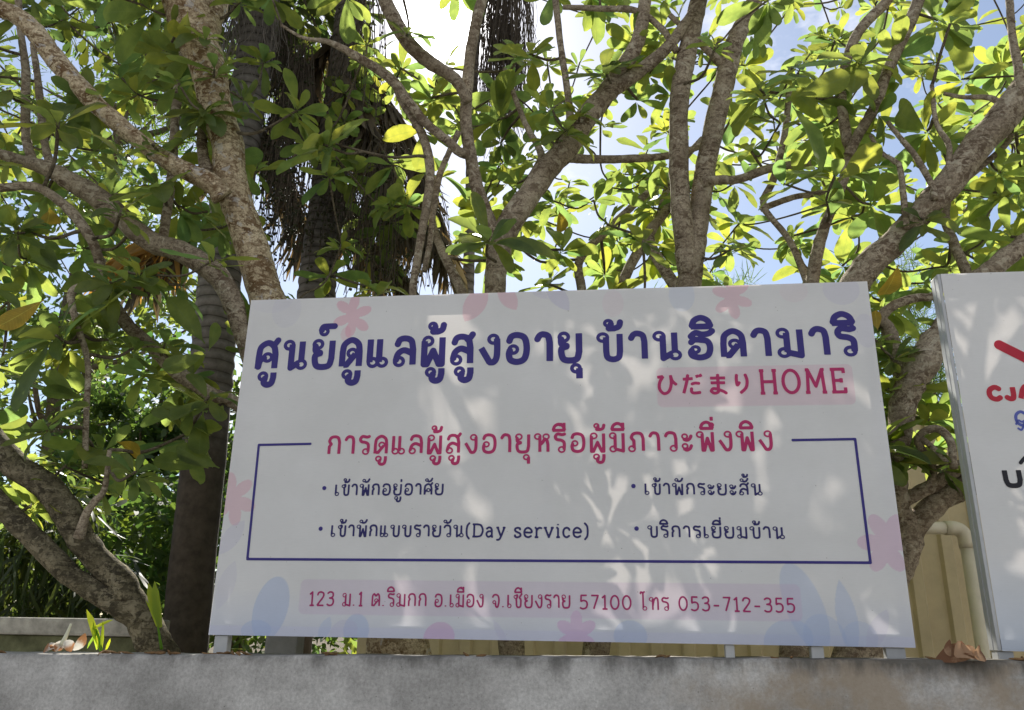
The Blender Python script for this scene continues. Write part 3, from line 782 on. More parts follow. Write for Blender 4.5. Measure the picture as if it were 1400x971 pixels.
def build_big_sign():
    t = thing('sign_board', 'large white banner signboard with navy and crimson Thai writing, standing on the wall', 'sign', SP(0, wall_top(0)))
    Sg, Zg, V, F = grid_face(0, SW, 0, SH, 800, 430, 0.0)
    col = paint_big_sign(Sg, Zg)
    tone = np.concatenate([col.reshape(-1, 3), np.ones((col.shape[0] * col.shape[1], 1))], 1)
    face = mesh_obj('banner_face', V, F, M_vinyl, t, smooth=False, tone=tone)
    # tube frame behind the stretched banner
    fw, d0, d1 = 0.045, -0.004, -0.05
    for nm, b in (('frame_bar', (0, SW, SH - fw, SH, d0, d1)), ('frame_bar', (0, SW, 0, fw, d0, d1)),
                  ('frame_bar', (0, fw, fw + .002, SH - fw - .002, d0, d1)), ('frame_bar', (SW - fw, SW, fw + .002, SH - fw - .002, d0, d1))):
        mesh_obj(nm, *bar(*b), M_white_steel, t, smooth=False)
    for s in (1.19,):
        mesh_obj('frame_bar', *bar(s, s + .03, fw + .002, SH - fw - .002, -0.012, d1), M_white_steel, t, smooth=False)
    for s, w, m in ((0.02, .05, M_alu), (1.80, .03, M_white_steel), (2.075, .04, M_white_steel), (2.31, .06, M_alu)):
        zt = wall_top(s) - .006
        mesh_obj('leg', *bar(s, s + w, zt, -.001, -0.008, -0.045), m, t, smooth=False)
    # writing
    text_part('lettering', [('ศูนย์ดูแลผู้สูงอายุ', (349, 508.5), (795, 497), (349, 465)), ('บ้านฮิดามาริ', (818, 496), (1173, 488.5), (818, 453.5))],
              0.188, INK_BLUE, face, cell=.0018, gap=.30)
    text_part('lettering', [('ひだまり', (898, 541), (1030, 539.5), (898, 511)), ('HOME', (1039, 540), (1160, 538), (1039, 508.5))], 0.135, INK_PINK, face)
    text_part('lettering', [('การดูแลผู้สูงอายุหรือผู้มีภาวะพึ่งพิง', (447, 623), (1057, 617), (447, 595.5))], 0.15, INK_PINK, face, gap=.29)
    text_part('lettering', [('เข้าพักอยู่อาศัย', (457.5, 678.5), (606, 677.5), (457.5, 661.5))], 0.15, INK_DARK, face, gap=.27)
    text_part('lettering', [('เข้าพักระยะสั้น', (881.5, 677), (1042, 678), (881.5, 660))], 0.15, INK_DARK, face, gap=.27)
    text_part('lettering', [('เข้าพักแบบรายวัน', (452, 734.5), (633, 735), (452, 717)), ('(Day', (636, 735), (691.5, 735.5), (636, 717.5), .14),
                            ('service)', (702, 736), (806, 736), (702, 718), .12)], 0.15, INK_DARK, face, gap=.27)
    text_part('lettering', [('บริการเยี่ยมบ้าน', (886, 735.5), (1072.5, 737.5), (886, 718))], 0.15, INK_DARK, face, gap=.27)
    text_part('lettering', [('123', (421, 829), (457.5, 829), (421, 810), .12), ('ม.1', (468, 829.5), (496.5, 829.5), (468, 810.5)),
                            ('ต.ริมกก', (507.5, 830), (583, 830), (507.5, 811)), ('อ.เมือง', (593.5, 830.5), (661, 831), (593.5, 811.5)),
                            ('จ.เชียงราย', (672.5, 831.5), (780, 832.5), (672.5, 812)), ('57100', (791.5, 833.5), (865, 834.5), (791.5, 814.5), .13),
                            ('โทร', (877.5, 835), (915, 835.5), (877.5, 816)), ('053-712-355', (927.5, 835.5), (1089, 838.5), (927.5, 816.5), .13)],
              0.125, INK_WINE, face, gap=.25)
    for px, py in ((443.5, 667.5), (866, 664.7), (438.5, 723), (870.3, 722.8)):
        s, z = to_sign(px, py); a = np.linspace(0, 2 * math.pi, 20, endpoint=False)
        mesh_obj('bullet_dot', [SP(s + .0078 * math.cos(q), z + .0078 * math.sin(q), .0012) for q in a], [list(range(20))], INK_BLUE, face, smooth=False)
    # ruled box round the list, open behind the crimson heading
    pts = [(426, 607), (354, 608.5), (338.3, 764.5), (1190, 769.5), (1169, 600.5), (1082, 602)]
    q = [to_sign(*p) for p in pts]
    xs = np.arange(q[2][0] - .02, q[3][0] + .02, .003); ys = np.arange(q[2][1] - .02, q[1][1] + .04, .003)
    PX, PY = np.meshgrid(xs, ys)
    D = poly_sdf(PX, PY, [('L', q)], .0046)
    Vv, Ff = march(D, xs, ys)
    mesh_obj('border_line', [SP(x, y, .0012) for x, y in Vv], Ff, INK_BLUE, face, smooth=False)
    return t
build_big_sign()

def build_second_sign():
    S0, S1 = 2.650, 4.9
    zb, zt = -0.005, 1.307
    t = thing('sign_board', 'tall white boxed signboard with red, blue and black lettering, cut off at the right', 'sign', SP(S0, wall_top(S0)))
    Sg, Zg, V, F = grid_face(S0 + .012, S1, zb, zt, 240, 260, 0.001)
    col = np.empty(Sg.shape + (3,)); col[:] = (.80, .80, .80)
    k = np.clip((0.30 - Zg) / 0.30, 0, 1)[..., None] * .6
    col = col * (1 - k) + np.array((.55, .66, .84)) * k
    tone = np.concatenate([col.reshape(-1, 3), np.ones((col.shape[0] * col.shape[1], 1))], 1)
    face = mesh_obj('banner_face', V, F, M_vinyl, t, smooth=False, tone=tone)
    g = Geo()
    for a, b in ((0.000, -.030), (-.034, -.066)):
        g.add(*bar(S0, S0 + .012, zb, zt, a, b, .002))
    g.add(*bar(S0 + .014, S1, zt - .04, zt - .001, -.004, -.066, .002)); g.add(*bar(S0 + .014, S1, zb + .001, zb + .04, -.004, -.066, .002))
    g.add(*bar(S1 - .04, S1 - .001, zb + .042, zt - .042, -.004, -.066, .002))
    g.build('frame', M_alu, t, smooth=False)
    mesh_obj('gasket', *bar(S0 + .003, S0 + .011, zb, zt, -.0302, -.0338, 0), M_dark_gap, t, smooth=False)
    for s in (S0 + .0, S0 + .8, S0 + 1.7):
        mesh_obj('leg', *bar(s + .002, s + .05, wall_top(s) - .006, zb - .001, -.01, -.06), M_alu, t, smooth=False)
    # marks: one thick red stroke, CJA, blue script, dark letters
    def strokes(name, lst, hw, mat, cell=.002):
        a = np.array([p for _, q in lst for p in q]); x0, y0 = a.min(0) - hw * 2; x1, y1 = a.max(0) + hw * 2
        xs = np.arange(x0, x1, cell); ys = np.arange(y0, y1, cell); PX, PY = np.meshgrid(xs, ys)
        D = poly_sdf(PX, PY, [('K', catmull(q, 8)) for _, q in lst], hw / LOOPW)
        Vv, Ff = march(D, xs, ys)
        mesh_obj(name, [SP(x, y, .0022) for x, y in Vv], Ff, mat, face, smooth=False)
    ts = lambda *p: [to_sign(*q) for q in p]
    strokes('red_stroke', [('S', ts((1366, 472), (1380, 479), (1394, 486), (1408, 493)))], .018, INK_RED)
    text_part('lettering', [('CJA', (1352, 549.5), (1417, 548), (1352, 527))], .30, INK_RED, face, off=.0022, gap=.10)
    text_part('lettering', [('C', (1389, 584), (1410, 583), (1389, 562))], .18, INK_LILAC, face, off=.0022)
    strokes('lettering', [('S', ts((1389, 580), (1392, 575), (1397, 577), (1404, 573))), ('S', ts((1400, 576), (1399, 583), (1396, 588), (1392, 586)))], .0035, INK_LILAC, .0012)
    text_part('lettering', [('U', (1374, 668), (1403, 667.5), (1374, 640))], .24, INK_BLACK, face, off=.0022)
    strokes('lettering', [('S', ts((1395, 633), (1400, 627), (1405, 623)))], .006, INK_BLACK)
build_second_sign()

# ------------------------------------------------------------------ leaves
def leaf_template(prof):
    """prof: (t, half width) rows -> local (x across, y along, z up), uv"""
    v = []; uv = []
    for t, h in prof:
        for u in (-1, 0, 1):
            v.append((u * h, t, abs(u))); uv.append((0.5 + 0.5 * u, t))
    n = len(prof); f = []
    for i in range(n - 1):
        for k in range(2):
            a = i * 3 + k; f.append((a, a + 1, a + 4, a + 3))
    return np.array(v, float), np.array(uv, float), np.array(f, int)

T_FRANGI = leaf_template([(0, .012), (.08, .012), (.15, .04), (.28, .088), (.44, .132), (.62, .165), (.77, .168), (.89, .135), (.965, .075), (1.0, .012)])
T_SMALL = leaf_template([(0, .02), (.3, .20), (.6, .22), (1.0, .01)])
T_STRAP = leaf_template([(0, .03), (.35, .055), (.75, .045), (1.0, .004)])
T_FISH = leaf_template([(0, .02), (.35, .10), (.75, .20), (1.0, .16)])

def norm(a): return a / (np.linalg.norm(a, axis=-1, keepdims=True) + 1e-12)

class Leaves:
    def __init__(s, tpl): s.t = tpl; s.p = []; s.d = []; s.n = []; s.L = []; s.w = []; s.c = []; s.fo = []; s.tone = []
    def add(s, p, d, n, length, width=1.0, curl=0.1, fold=0.15, tone=None):
        s.p.append(p); s.d.append(d); s.n.append(n); s.L.append(length); s.w.append(width); s.c.append(curl); s.fo.append(fold)
        s.tone.append(rng.random() if tone is None else tone)
    def __len__(s): return len(s.p)
    def build(s, name, mat, parent=None):
        tv, tuv, tf = s.t
        p = np.array(s.p); d = norm(np.array(s.d)); n = np.array(s.n)
        x = norm(np.cross(d, n)); z = np.cross(x, d)
        Ln = np.array(s.L)[:, None]; wd = np.array(s.w)[:, None]; cu = np.array(s.c)[:, None]; fo = np.array(s.fo)[:, None]
        lx = tv[None, :, 0] * wd; ly = np.repeat(tv[None, :, 1], len(p), 0)
        wob = rng.normal(0, .012, (len(p), len(tv)))
        lz = -cu * ly ** 2 + fo * np.abs(lx) * 1.2 + wob * (np.abs(tv[None, :, 0]) > .03)
        ly = ly * (1 - 0.25 * np.abs(cu) * ly)
        V = p[:, None, :] + Ln[..., None] * (lx[..., None] * x[:, None] + ly[..., None] * d[:, None] + lz[..., None] * z[:, None])
        N, k = len(p), len(tv)
        F = (tf[None] + (np.arange(N) * k)[:, None, None]).reshape(-1, 4)
        uv = np.tile(tuv, (N, 1))
        tn = np.repeat(np.array(s.tone), k)
        tone = np.stack([tn, np.repeat(rng.random(N), k), np.zeros_like(tn), np.ones_like(tn)], 1)
        return mesh_obj(name, V.reshape(-1, 3), F, mat, parent, uv=uv, tone=tone)

def rand_unit():
    v = rng.normal(size=3); return v / np.linalg.norm(v)

# ------------------------------------------------------------------ frangipani trees
def W(px, w, dep):
    """width in photo pixels at a depth -> radius in metres"""
    d = ray(*px); q = d * (dep / d[1])
    return 0.5 * w / FPX * q.dot(FWD)

def limb(rows, d0, d1):
    """rows: (px, py, width px) -> smooth 3-D path with radii, depth running from d0 to d1"""
    n = len(rows); pts = []; rad = []
    for i, (x, y, w) in enumerate(rows):
        dep = d0 + (d1 - d0) * i / max(1, n - 1)
        pts.append(P(x, y, dep)); rad.append(W((x, y), w, dep))
    q = catmull(np.column_stack([np.array(pts), np.array(rad)]), 6)
    return q[:, :3], np.maximum(q[:, 3], .003)

def to_ground(rows, dep):
    """point where the upright through the last row meets the ground"""
    q = P(rows[-1][0], rows[-1][1], dep)
    return q

TREES = {}
class Tree:
    def __init__(s, key, label, base_px, base_dep, mat, leaf_range):
        q = P(base_px[0], base_px[1], base_dep)
        s.base = np.array([q[0], q[1], 0.0]); s.key = key; s.mat = mat
        s.root = thing('frangipani_tree', label, 'tree', s.base, 'frangipani trees behind the signboards')
        s.nodes = []; s.rads = []
        s.leaves = Leaves(T_FRANGI); s.ends = []
        s.range = leaf_range; s.twigs = Geo(); s.k = 0; s.ntw = 0
        TREES[key] = s
    def grow(s, name, rows, d0, d1, foot=False, mat=None, sides=14, bump=.13):
        pts, rad = limb(rows, d0, d1)
        if foot:
            b = s.base - np.array([0, 0, .05]); n = 10
            up = np.linspace(0, 1, n)[:, None]
            ext = b * (1 - up) + pts[0] * up
            er = np.linspace(rad[0] * 1.35, rad[0], n)
            pts = np.vstack([ext[:-1], pts]); rad = np.concatenate([er[:-1], rad])
        g = Geo(); s.k += 1
        g.tube(pts, rad, sides=sides, bump=bump, seed=s.k * 3.7 + len(TREES) * 11)
        if rad.mean() > .012:
            # knots and leaf scars
            for _ in range(int(len(pts) * .35)):
                i = rng.integers(1, len(pts) - 1); dv = norm(pts[i] - pts[i - 1]); u = norm(np.cross(dv, rand_unit()))
                c = pts[i] + u * rad[i] * .80; r = rad[i] * rng.uniform(.16, .32)
                g.tube([c - u * r, c + u * r * .2, c + u * r * .75], [r, r * .85, r * .3], sides=7, bump=.2, seed=_)
        o = g.build(name, mat or s.mat, s.root)
        for q, r in zip(pts, rad): s.nodes.append(q); s.rads.append(r)
        return o

# --- tree A : pale speckled stem at the left of the signboard and its two lower limbs
A = Tree('A', 'pale speckled frangipani whose thick bare stem rises behind the top left corner of the signboard', (548, 900), 3.95, M_bark_pale, (3.2, 4.6))
A.grow('trunk', [(548, 900, 86), (530, 800, 74), (495, 690, 64), (450, 580, 58), (400, 480, 52), (365, 411, 47), (354, 374, 46), (339, 324, 46), (327, 285, 44), (315, 250, 44), (311, 200, 43), (297, 150, 45), (285, 100, 47), (270, 50, 56), (259, 0, 70), (250, -60, 62), (235, -130, 50)], 3.95, 3.55, True, sides=20)
A.grow('branch', [(305, 270, 30), (287, 250, 27), (233, 223, 25), (187, 190, 24), (143, 153, 25), (110, 120, 26), (77, 83, 28), (47, 43, 26), (20, 20, 24), (-20, 2, 22), (-90, -60, 18)], 3.6, 3.25)
A.grow('branch', [(480, 680, 44), (420, 610, 34), (360, 530, 26), (333, 465, 22), (320, 418, 28), (300, 380, 30), (277, 361, 30), (240, 341, 30), (200, 327, 29), (143, 277, 29), (100, 250, 27), (67, 232, 22), (30, 220, 16), (-20, 205, 14), (-90, 190, 12)], 3.9, 3.5, mat=M_bark_grey)
A.grow('branch', [(490, 720, 36), (400, 610, 24), (322, 551, 18), (293, 541, 18), (263, 524, 19), (237, 504, 20), (207, 474, 18), (177, 447, 18), (150, 411, 18), (140, 388, 16), (134, 350, 13), (120, 320, 14), (93, 285, 14), (50, 256, 12), (0, 257, 12), (-60, 262, 10)], 3.9, 3.35, mat=M_bark_grey)
A.grow('branch', [(137, 394, 15), (112, 392, 12), (97, 404, 11), (104, 440, 9), (120, 495, 8), (118, 560, 8), (116, 640, 8)], 3.45, 3.35, mat=M_bark_grey)
A.grow('branch', [(283, 236, 20), (278, 215, 15), (276, 190, 14), (278, 150, 14), (270, 100, 12)], 3.68, 3.8, mat=M_bark_grey)
A.grow('branch', [(222, 332, 13), (235, 240, 13), (238, 190, 12), (243, 130, 13), (252, 80, 13), (240, 20, 11), (235, -50, 10)], 3.7, 4.0, mat=M_bark_grey)
A.grow('branch', [(70, 232, 12), (60, 190, 10), (56, 150, 10), (52, 110, 9), (45, 60, 8)], 3.6, 3.7, mat=M_bark_grey)
A.grow('branch', [(45, 222, 13), (36, 190, 12), (35, 140, 12), (35, 95, 11), (28, 40, 9), (24, -20, 9)], 3.6, 3.5, mat=M_bark_grey)
A.grow('branch', [(275, 48, 44), (292, 0, 40), (305, -60, 36), (330, -130, 30)], 3.6, 3.9)

# --- tree B : mossy leaning fork low on the left
B = Tree('B', 'dark mossy frangipani low on the left, leaning on the wall with two forked limbs', (228, 905), 3.62, M_bark_moss, (3.1, 4.2))
B.grow('trunk', [(228, 905, 46), (213, 885, 45), (196, 850, 42), (180, 822, 38), (163, 793, 36), (133, 765, 35), (110, 735, 37), (90, 698, 38), (60, 662, 36), (20, 635, 35), (-20, 590, 34), (-70, 530, 30), (-110, 440, 26)], 3.62, 3.3, True)
B.grow('branch', [(205, 862, 34), (183, 842, 34), (157, 823, 33), (123, 805, 30), (90, 781, 30), (57, 748, 30), (27, 718, 30), (-10, 680, 28), (-60, 640, 26), (-120, 590, 22)], 3.58, 3.3)
B.grow('branch', [(108, 735, 16), (118, 703, 11), (130, 685, 10), (143, 668, 8), (150, 615, 6)], 3.42, 3.3, mat=M_bark_grey)

# --- tree C : slanting fork at the centre
C_ = Tree('C', 'grey barked frangipani forking right above the middle of the signboard', (700, 900), 3.95, M_bark_grey, (3.4, 5.2))
C_.grow('trunk', [(700, 900, 36), (690, 700, 34), (680, 520, 32), (677, 400, 30), (681, 350, 32), (694, 310, 35), (727, 262, 32), (750, 230, 33), (777, 200, 32), (800, 163, 30), (827, 130, 28), (852, 93, 23), (872, 57, 20), (880, 17, 17), (886, -40, 16), (900, -120, 14)], 3.95, 3.7, True)
C_.grow('branch', [(682, 352, 27), (672, 318, 24), (654, 262, 19), (644, 217, 17), (637, 167, 17), (639, 117, 16), (644, 67, 15), (654, 17, 15), (664, -20, 14), (668, -90, 12)], 3.9, 3.6)
C_.grow('branch', [(640, 212, 14), (627, 207, 13), (614, 194, 12), (584, 170, 13), (557, 138, 14), (534, 108, 14), (487, 77, 12), (450, 58, 8), (415, 52, 5), (385, 35, 4)], 3.72, 3.5)
C_.grow('branch', [(640, 140, 15), (622, 108, 16), (584, 83, 19), (557, 57, 20), (534, 17, 20), (510, -40, 18), (490, -110, 15)], 3.68, 3.4)
C_.grow('branch', [(822, 137, 22), (840, 122, 21), (884, 90, 18), (914, 63, 16), (936, 34, 14), (962, -5, 13), (985, -70, 11)], 3.8, 3.6)
C_.grow('branch', [(770, 214, 14), (790, 217, 13), (817, 218, 12), (867, 217, 11), (914, 213, 10), (960, 200, 8)], 3.85, 4.2)
C_.grow('branch', [(778, 198, 13), (780, 178, 12), (777, 133, 10), (767, 67, 9), (760, 5, 9), (752, -60, 8)], 3.85, 3.9)
C_.grow('branch', [(742, 232, 11), (738, 205, 10), (720, 173, 8), (700, 123, 7), (690, 95, 6)], 3.85, 4.1)
C_.grow('branch', [(540, 115, 9), (550, 140, 10), (577, 183, 12), (588, 233, 13), (582, 290, 12), (573, 340, 11), (565, 420, 11), (590, 560, 14), (660, 720, 20), (690, 800, 24)], 3.62, 3.95)
C_.grow('branch', [(627, 180, 9), (612, 213, 8), (600, 243, 9), (592, 290, 9), (588, 330, 8), (580, 372, 8)], 3.75, 3.9)
C_.grow('branch', [(690, 680, 22), (660, 470, 16), (630, 395, 14), (612, 360, 13), (597, 325, 11), (588, 290, 8)], 4.1, 4.4)

# --- tree D : twin stems right of the middle
D_ = Tree('D', 'grey barked frangipani with twin upright stems above the right half of the signboard', (813, 900), 4.05, M_bark_grey, (3.3, 5.4))
D_.grow('trunk', [(813, 900, 38), (835, 780, 36), (890, 580, 36), (930, 450, 35), (942, 390, 34), (949, 340, 31), (957, 280, 29), (964, 235, 28), (972, 195, 28), (984, 140, 28), (994, 100, 27), (1004, 60, 25), (1022, 20, 22), (1040, -20, 20), (1060, -100, 16)], 4.05, 3.75, True)
D_.grow('branch', [(941, 375, 30), (935, 320, 28), (930, 270, 27), (928, 200, 26), (930, 130, 27), (939, 75, 26), (950, 25, 24), (958, -25, 22), (960, -100, 16)], 3.95, 3.6)
D_.grow('branch', [(960, 250, 15), (984, 246, 13), (1010, 245, 12), (1050, 231, 12), (1085, 225, 11), (1114, 222, 9)], 3.85, 4.0)
D_.grow('branch', [(935, 410, 18), (888, 330, 15), (905, 296, 13), (930, 262, 10)], 4.1, 4.5)
D_.grow('branch', [(880, 560, 24), (840, 430, 19), (850, 390, 16), (872, 345, 14), (900, 300, 12), (920, 238, 10), (960, 190, 8)], 4.1, 4.7)
D_.grow('branch', [(870, 620, 22), (810, 480, 16), (795, 395, 13), (793, 355, 12), (827, 318, 11), (867, 280, 10), (900, 252, 8)], 4.2, 4.8)
D_.grow('branch', [(925, 70, 10), (905, 40, 9), (870, 15, 9), (820, 12, 8), (770, 10, 7)], 3.7, 3.8)
D_.grow('branch', [(996, 95, 14), (975, 76, 10), (945, 48, 8), (915, 20, 7)], 3.85, 3.7)

# --- tree E : thick limb rising to the right
E_ = Tree('E', 'brown barked frangipani whose thick limb slants up to the right edge of view', (1085, 900), 3.8, M_bark_grey, (3.0, 5.0))
E_.grow('trunk', [(1085, 900, 40), (1092, 750, 40), (1110, 580, 40), (1140, 450, 40), (1165, 395, 40), (1187, 363, 38), (1216, 338, 37), (1240, 312, 36), (1267, 283, 36), (1298, 250, 38), (1334, 203, 39), (1366, 167, 41), (1400, 127, 42), (1450, 70, 40), (1500, 0, 34), (1530, -100, 26)], 3.8, 3.3, True, sides=18)
E_.grow('branch', [(1108, 560, 24), (1104, 470, 20), (1111, 384, 18), (1121, 330, 16), (1134, 293, 14), (1151, 253, 13), (1163, 210, 15), (1157, 187, 15), (1151, 140, 13), (1154, 97, 13), (1174, 43, 14), (1214, 0, 14), (1250, -60, 12)], 3.85, 3.6)
E_.grow('branch', [(1160, 213, 14), (1172, 187, 14), (1194, 150, 15), (1211, 103, 15), (1234, 53, 16), (1256, 0, 16), (1275, -60, 14)], 3.7, 3.5)
E_.grow('branch', [(1239, 312, 10), (1237, 290, 9), (1231, 232, 8), (1222, 220, 7), (1204, 208, 6), (1190, 185, 5)], 3.5, 3.6)
E_.grow('branch', [(1278, 272, 10), (1274, 253, 9), (1251, 213, 8), (1232, 190, 7), (1214, 167, 6)], 3.45, 3.55)
E_.grow('branch', [(1300, 246, 10), (1297, 228, 8), (1297, 198, 8), (1280, 168, 7), (1274, 117, 6)], 3.45, 3.5)
E_.grow('branch', [(1396, 132, 12), (1392, 90, 12), (1384, 50, 10), (1380, 0, 10), (1376, -60, 9)], 3.35, 3.3)
E_.grow('branch', [(1375, 150, 10), (1354, 134, 8), (1317, 133, 6), (1290, 128, 5)], 3.4, 3.5)
E_.grow('branch', [(1110, 400, 12), (1080, 330, 9), (1044, 282, 9), (1057, 247, 10), (1071, 193, 9), (1077, 147, 9), (1080, 100, 7)], 3.9, 4.2)
E_.grow('branch', [(1040, 286, 9), (1084, 270, 8), (1110, 266, 8), (1137, 260, 6)], 4.1, 4.0)
E_.grow('branch', [(1385, 145, 10), (1380, 190, 8), (1345, 225, 8), (1290, 270, 8), (1250, 310, 7)], 3.55, 3.6)

# --- tree F : knotty trunk in the gap between the two signs
F_ = Tree('F', 'gnarled frangipani seen in the gap between the two signboards, with a knotty grey trunk', (1167, 905), 3.75, M_bark_grey, (3.2, 5.0))
F_.grow('trunk', [(1167, 905, 60), (1200, 830, 50), (1232, 778, 32), (1244, 735, 34), (1228, 690, 32), (1224, 647, 30), (1231, 590, 31), (1238, 540, 36), (1262, 495, 44), (1290, 455, 38), (1322, 405, 32), (1354, 371, 28), (1400, 334, 25), (1450, 300, 22), (1500, 240, 18)], 3.75, 3.45, True, sides=18, bump=.22)
F_.grow('branch', [(1240, 740, 32), (1267, 700, 30), (1300, 676, 32), (1340, 655, 32), (1400, 620, 30), (1480, 560, 26)], 3.7, 3.5, bump=.22)
F_.grow('branch', [(1230, 694, 20), (1240, 682, 18), (1267, 668, 19), (1312, 640, 19), (1360, 605, 16)], 3.68, 3.55, bump=.2)
F_.grow('branch', [(1240, 530, 30), (1228, 490, 22), (1216, 452, 18), (1205, 435, 15), (1222, 418, 13), (1250, 408, 12), (1278, 404, 11), (1300, 380, 10)], 3.65, 3.5)
F_.grow('branch', [(1268, 668, 10), (1276, 640, 10), (1255, 605, 10), (1264, 590, 10), (1284, 587, 11), (1300, 605, 11), (1304, 640, 11)], 3.6, 3.45)
F_.grow('branch', [(1258, 598, 8), (1275, 612, 8), (1296, 634, 8)], 3.55, 3.45)
F_.grow('branch', [(1330, 395, 16), (1318, 365, 14), (1303, 330, 13), (1292, 295, 12), (1300, 250, 9)], 3.6, 3.8)

# --- foliage: rosettes of leaves at the ends of stubby twigs
def scatter(n, x0, x1, y0, y1, d0, d1, keep=None):
    out = []
    tries = 0
    while len(out) < n and tries < n * 30:
        tries += 1
        x, y = rng.uniform(x0, x1), rng.uniform(y0, y1)
        if keep is not None and rng.random() > keep(x, y): continue
        out.append((x, y, rng.uniform(d0, d1)))
    return out

spots = []
spots += scatter(88, -60, 460, -40, 330, 3.2, 5.2, lambda x, y: .38 if x > 325 else 1)                        # left canopy
spots += scatter(30, -60, 310, 330, 560, 3.2, 4.0, lambda x, y: 1.0 if x < 300 else .2)
spots += scatter(11, -40, 290, 560, 700, 3.2, 3.8)
spots += scatter(60, 440, 720, -30, 400, 3.4, 5.6, lambda x, y: .32 if (555 < x < 760 and y < 150) else (.7 if x < 610 else 1))
spots += scatter(78, 720, 960, -30, 390, 3.6, 5.8, lambda x, y: .75 if (x < 790 and y < 130) else (.6 if y > 230 and x < 820 else 1))
spots += scatter(165, 960, 1440, -40, 390, 3.3, 6.2, lambda x, y: .4 if (1170 < x < 1270 and 150 < y < 260) else 1)
spots += scatter(12, 1190, 1310, 390, 640, 3.45, 4.2)
def dseg(x, y, ax, ay, bx, by):
    t = max(0, min(1, ((x - ax) * (bx - ax) + (y - ay) * (by - ay)) / ((bx - ax) ** 2 + (by - ay) ** 2)))
    return math.hypot(x - ax - t * (bx - ax), y - ay - t * (by - ay))
# unseen foliage added behind the board to shade the banner, openings left sunward
spots += scatter(150, 340, 1230, 400, 830, 3.55, 4.6, lambda x, y: 0 if min(dseg(x, y, 445, 520, 610, 40), dseg(x, y, 1185, 720, 610, 40) + 10) < 52 else 1)
spots += scatter(62, -350, 1700, -420, -40, 3.0, 6.0, lambda x, y: .3 if 480 < x < 800 else (1 if x < 700 else .55))                    # above the picture
spots += scatter(20, 1420, 1700, -40, 500, 3.0, 5.0)
spots += scatter(14, -330, -60, -40, 500, 3.0, 5.0)

tip_pts = [P(*s) for s in spots]
# nearest tree by horizontal depth-aware distance; grow twigs nearest-first
keys = list(TREES)
order = []
for i, q in enumerate(tip_pts):
    best = None
    for k in keys:
        t = TREES[k]; nd = np.array(t.nodes)
        v = q - nd; ds = np.linalg.norm(v, axis=1) + np.where(v[:, 2] < -.05, 0.35 + 0.6 * -v[:, 2], 0)
        m = ds.min()
        if best is None or m < best[0]: best = (m, k)
    order.append((best[0], i, best[1]))
order.sort()

def rosette(t, p, ax, near):
    n = int(rng.integers(8, 15)); a0 = rng.uniform(0, 6.28)
    sz = rng.choice([rng.uniform(.14, .20), rng.uniform(.18, .26), rng.uniform(.24, .32)], p=[.35, .45, .2])
    u = norm(np.cross(ax, rand_unit())); w = np.cross(ax, u)
    for i in range(n):
        a = a0 + i * 2.39996 + rng.normal(0, .15)
        rad = math.cos(a) * u + math.sin(a) * w
        el = math.radians(rng.uniform(-22, 18) + 48 * (i / n))
        d = rad * math.cos(el) + ax * math.sin(el) + np.array([0, 0, -.12])
        d = norm(d); nn = norm(ax * math.cos(el) - rad * math.sin(el) + rand_unit() * .18)
        Lf = sz * rng.uniform(.6, 1.2) * (1 - .4 * i / n)
        t.leaves.add(p - ax * rng.uniform(0, .045) + rad * .006, d, nn, Lf, rng.uniform(.8, 1.25), rng.uniform(-.12, .5), rng.uniform(0, .5),
                     tone=float(np.clip(rng.normal(.5, .25), 0, 1)))

for _, i, k in order:
    t = TREES[k]; q = tip_pts[i]
    nd = np.array(t.nodes); rd = np.array(t.rads)
    v = q - nd; dist = np.linalg.norm(v, axis=1)
    ds = dist + np.where(v[:, 2] < -.05, 0.35 + 0.6 * -v[:, 2], 0)
    j = int(ds.argmin()); s0 = nd[j]; L0 = dist[j]
    if L0 > 1.6:
        q = s0 + (q - s0) * (1.6 / L0); L0 = 1.6
    mid = s0 * .5 + q * .5 + rand_unit() * L0 * .10 + np.array([0, 0, -.10 * L0])
    path = catmull([s0, s0 * .75 + mid * .25 + rand_unit() * L0 * .03, mid, q], 5)
    r1 = rng.uniform(.0055, .0075); r0 = min(rd[j] * .8, r1 + .007 * L0 + .002)
    rr = np.linspace(r0, r1, len(path))
    vis = -40 < spots[i][0] < 1440 and -40 < spots[i][1] < 720
    if vis and t.ntw < 96:
        g = Geo(); g.tube(path, rr, sides=6, bump=.12, seed=i); g.build('twig', M_twig, t.root); t.ntw += 1
    else:
        t.twigs.tube(path, rr, sides=6, bump=.12, seed=i)
    for a, b in zip(path[2:], rr[2:]): t.nodes.append(a); t.rads.append(b)
    ax = norm(norm(path[-1] - path[-3]) * .7 + np.array([0, 0, .75]) + rand_unit() * .3)
    rosette(t, q, ax, q[1])

for k in keys:
    t = TREES[k]
    if t.twigs.n: tag(t.twigs.build('twigs', M_twig, t.root), kind='stuff')

def hero(key, a, b, d0, d1, roll=0.0, mat=None, width=1.1, curl=.15, label=None, tone=.5, name='leaf', fold=.2):
    """one single leaf, stalk at photo point a, tip at photo point b"""
    pa, pb = P(*a, d0), P(*b, d1)
    lv = Leaves(T_FRANGI)
    view = norm(CAM - (pa + pb) / 2)
    d = norm(pb - pa)
    n = norm(view - view.dot(d) * d); s = np.cross(d, n)
    nn = n * math.cos(math.radians(roll)) + s * math.sin(math.radians(roll))
    lv.add(pa, pb - pa, -nn, np.linalg.norm(pb - pa), width, curl, fold, tone=tone)
    if mat is None:
        t = TREES[key].leaves
        t.add(pa, pb - pa, -nn, np.linalg.norm(pb - pa), width, curl, fold, tone=tone)
        return
    o = lv.build(name, mat, TREES[key].root)
    if label: o['label'] = label

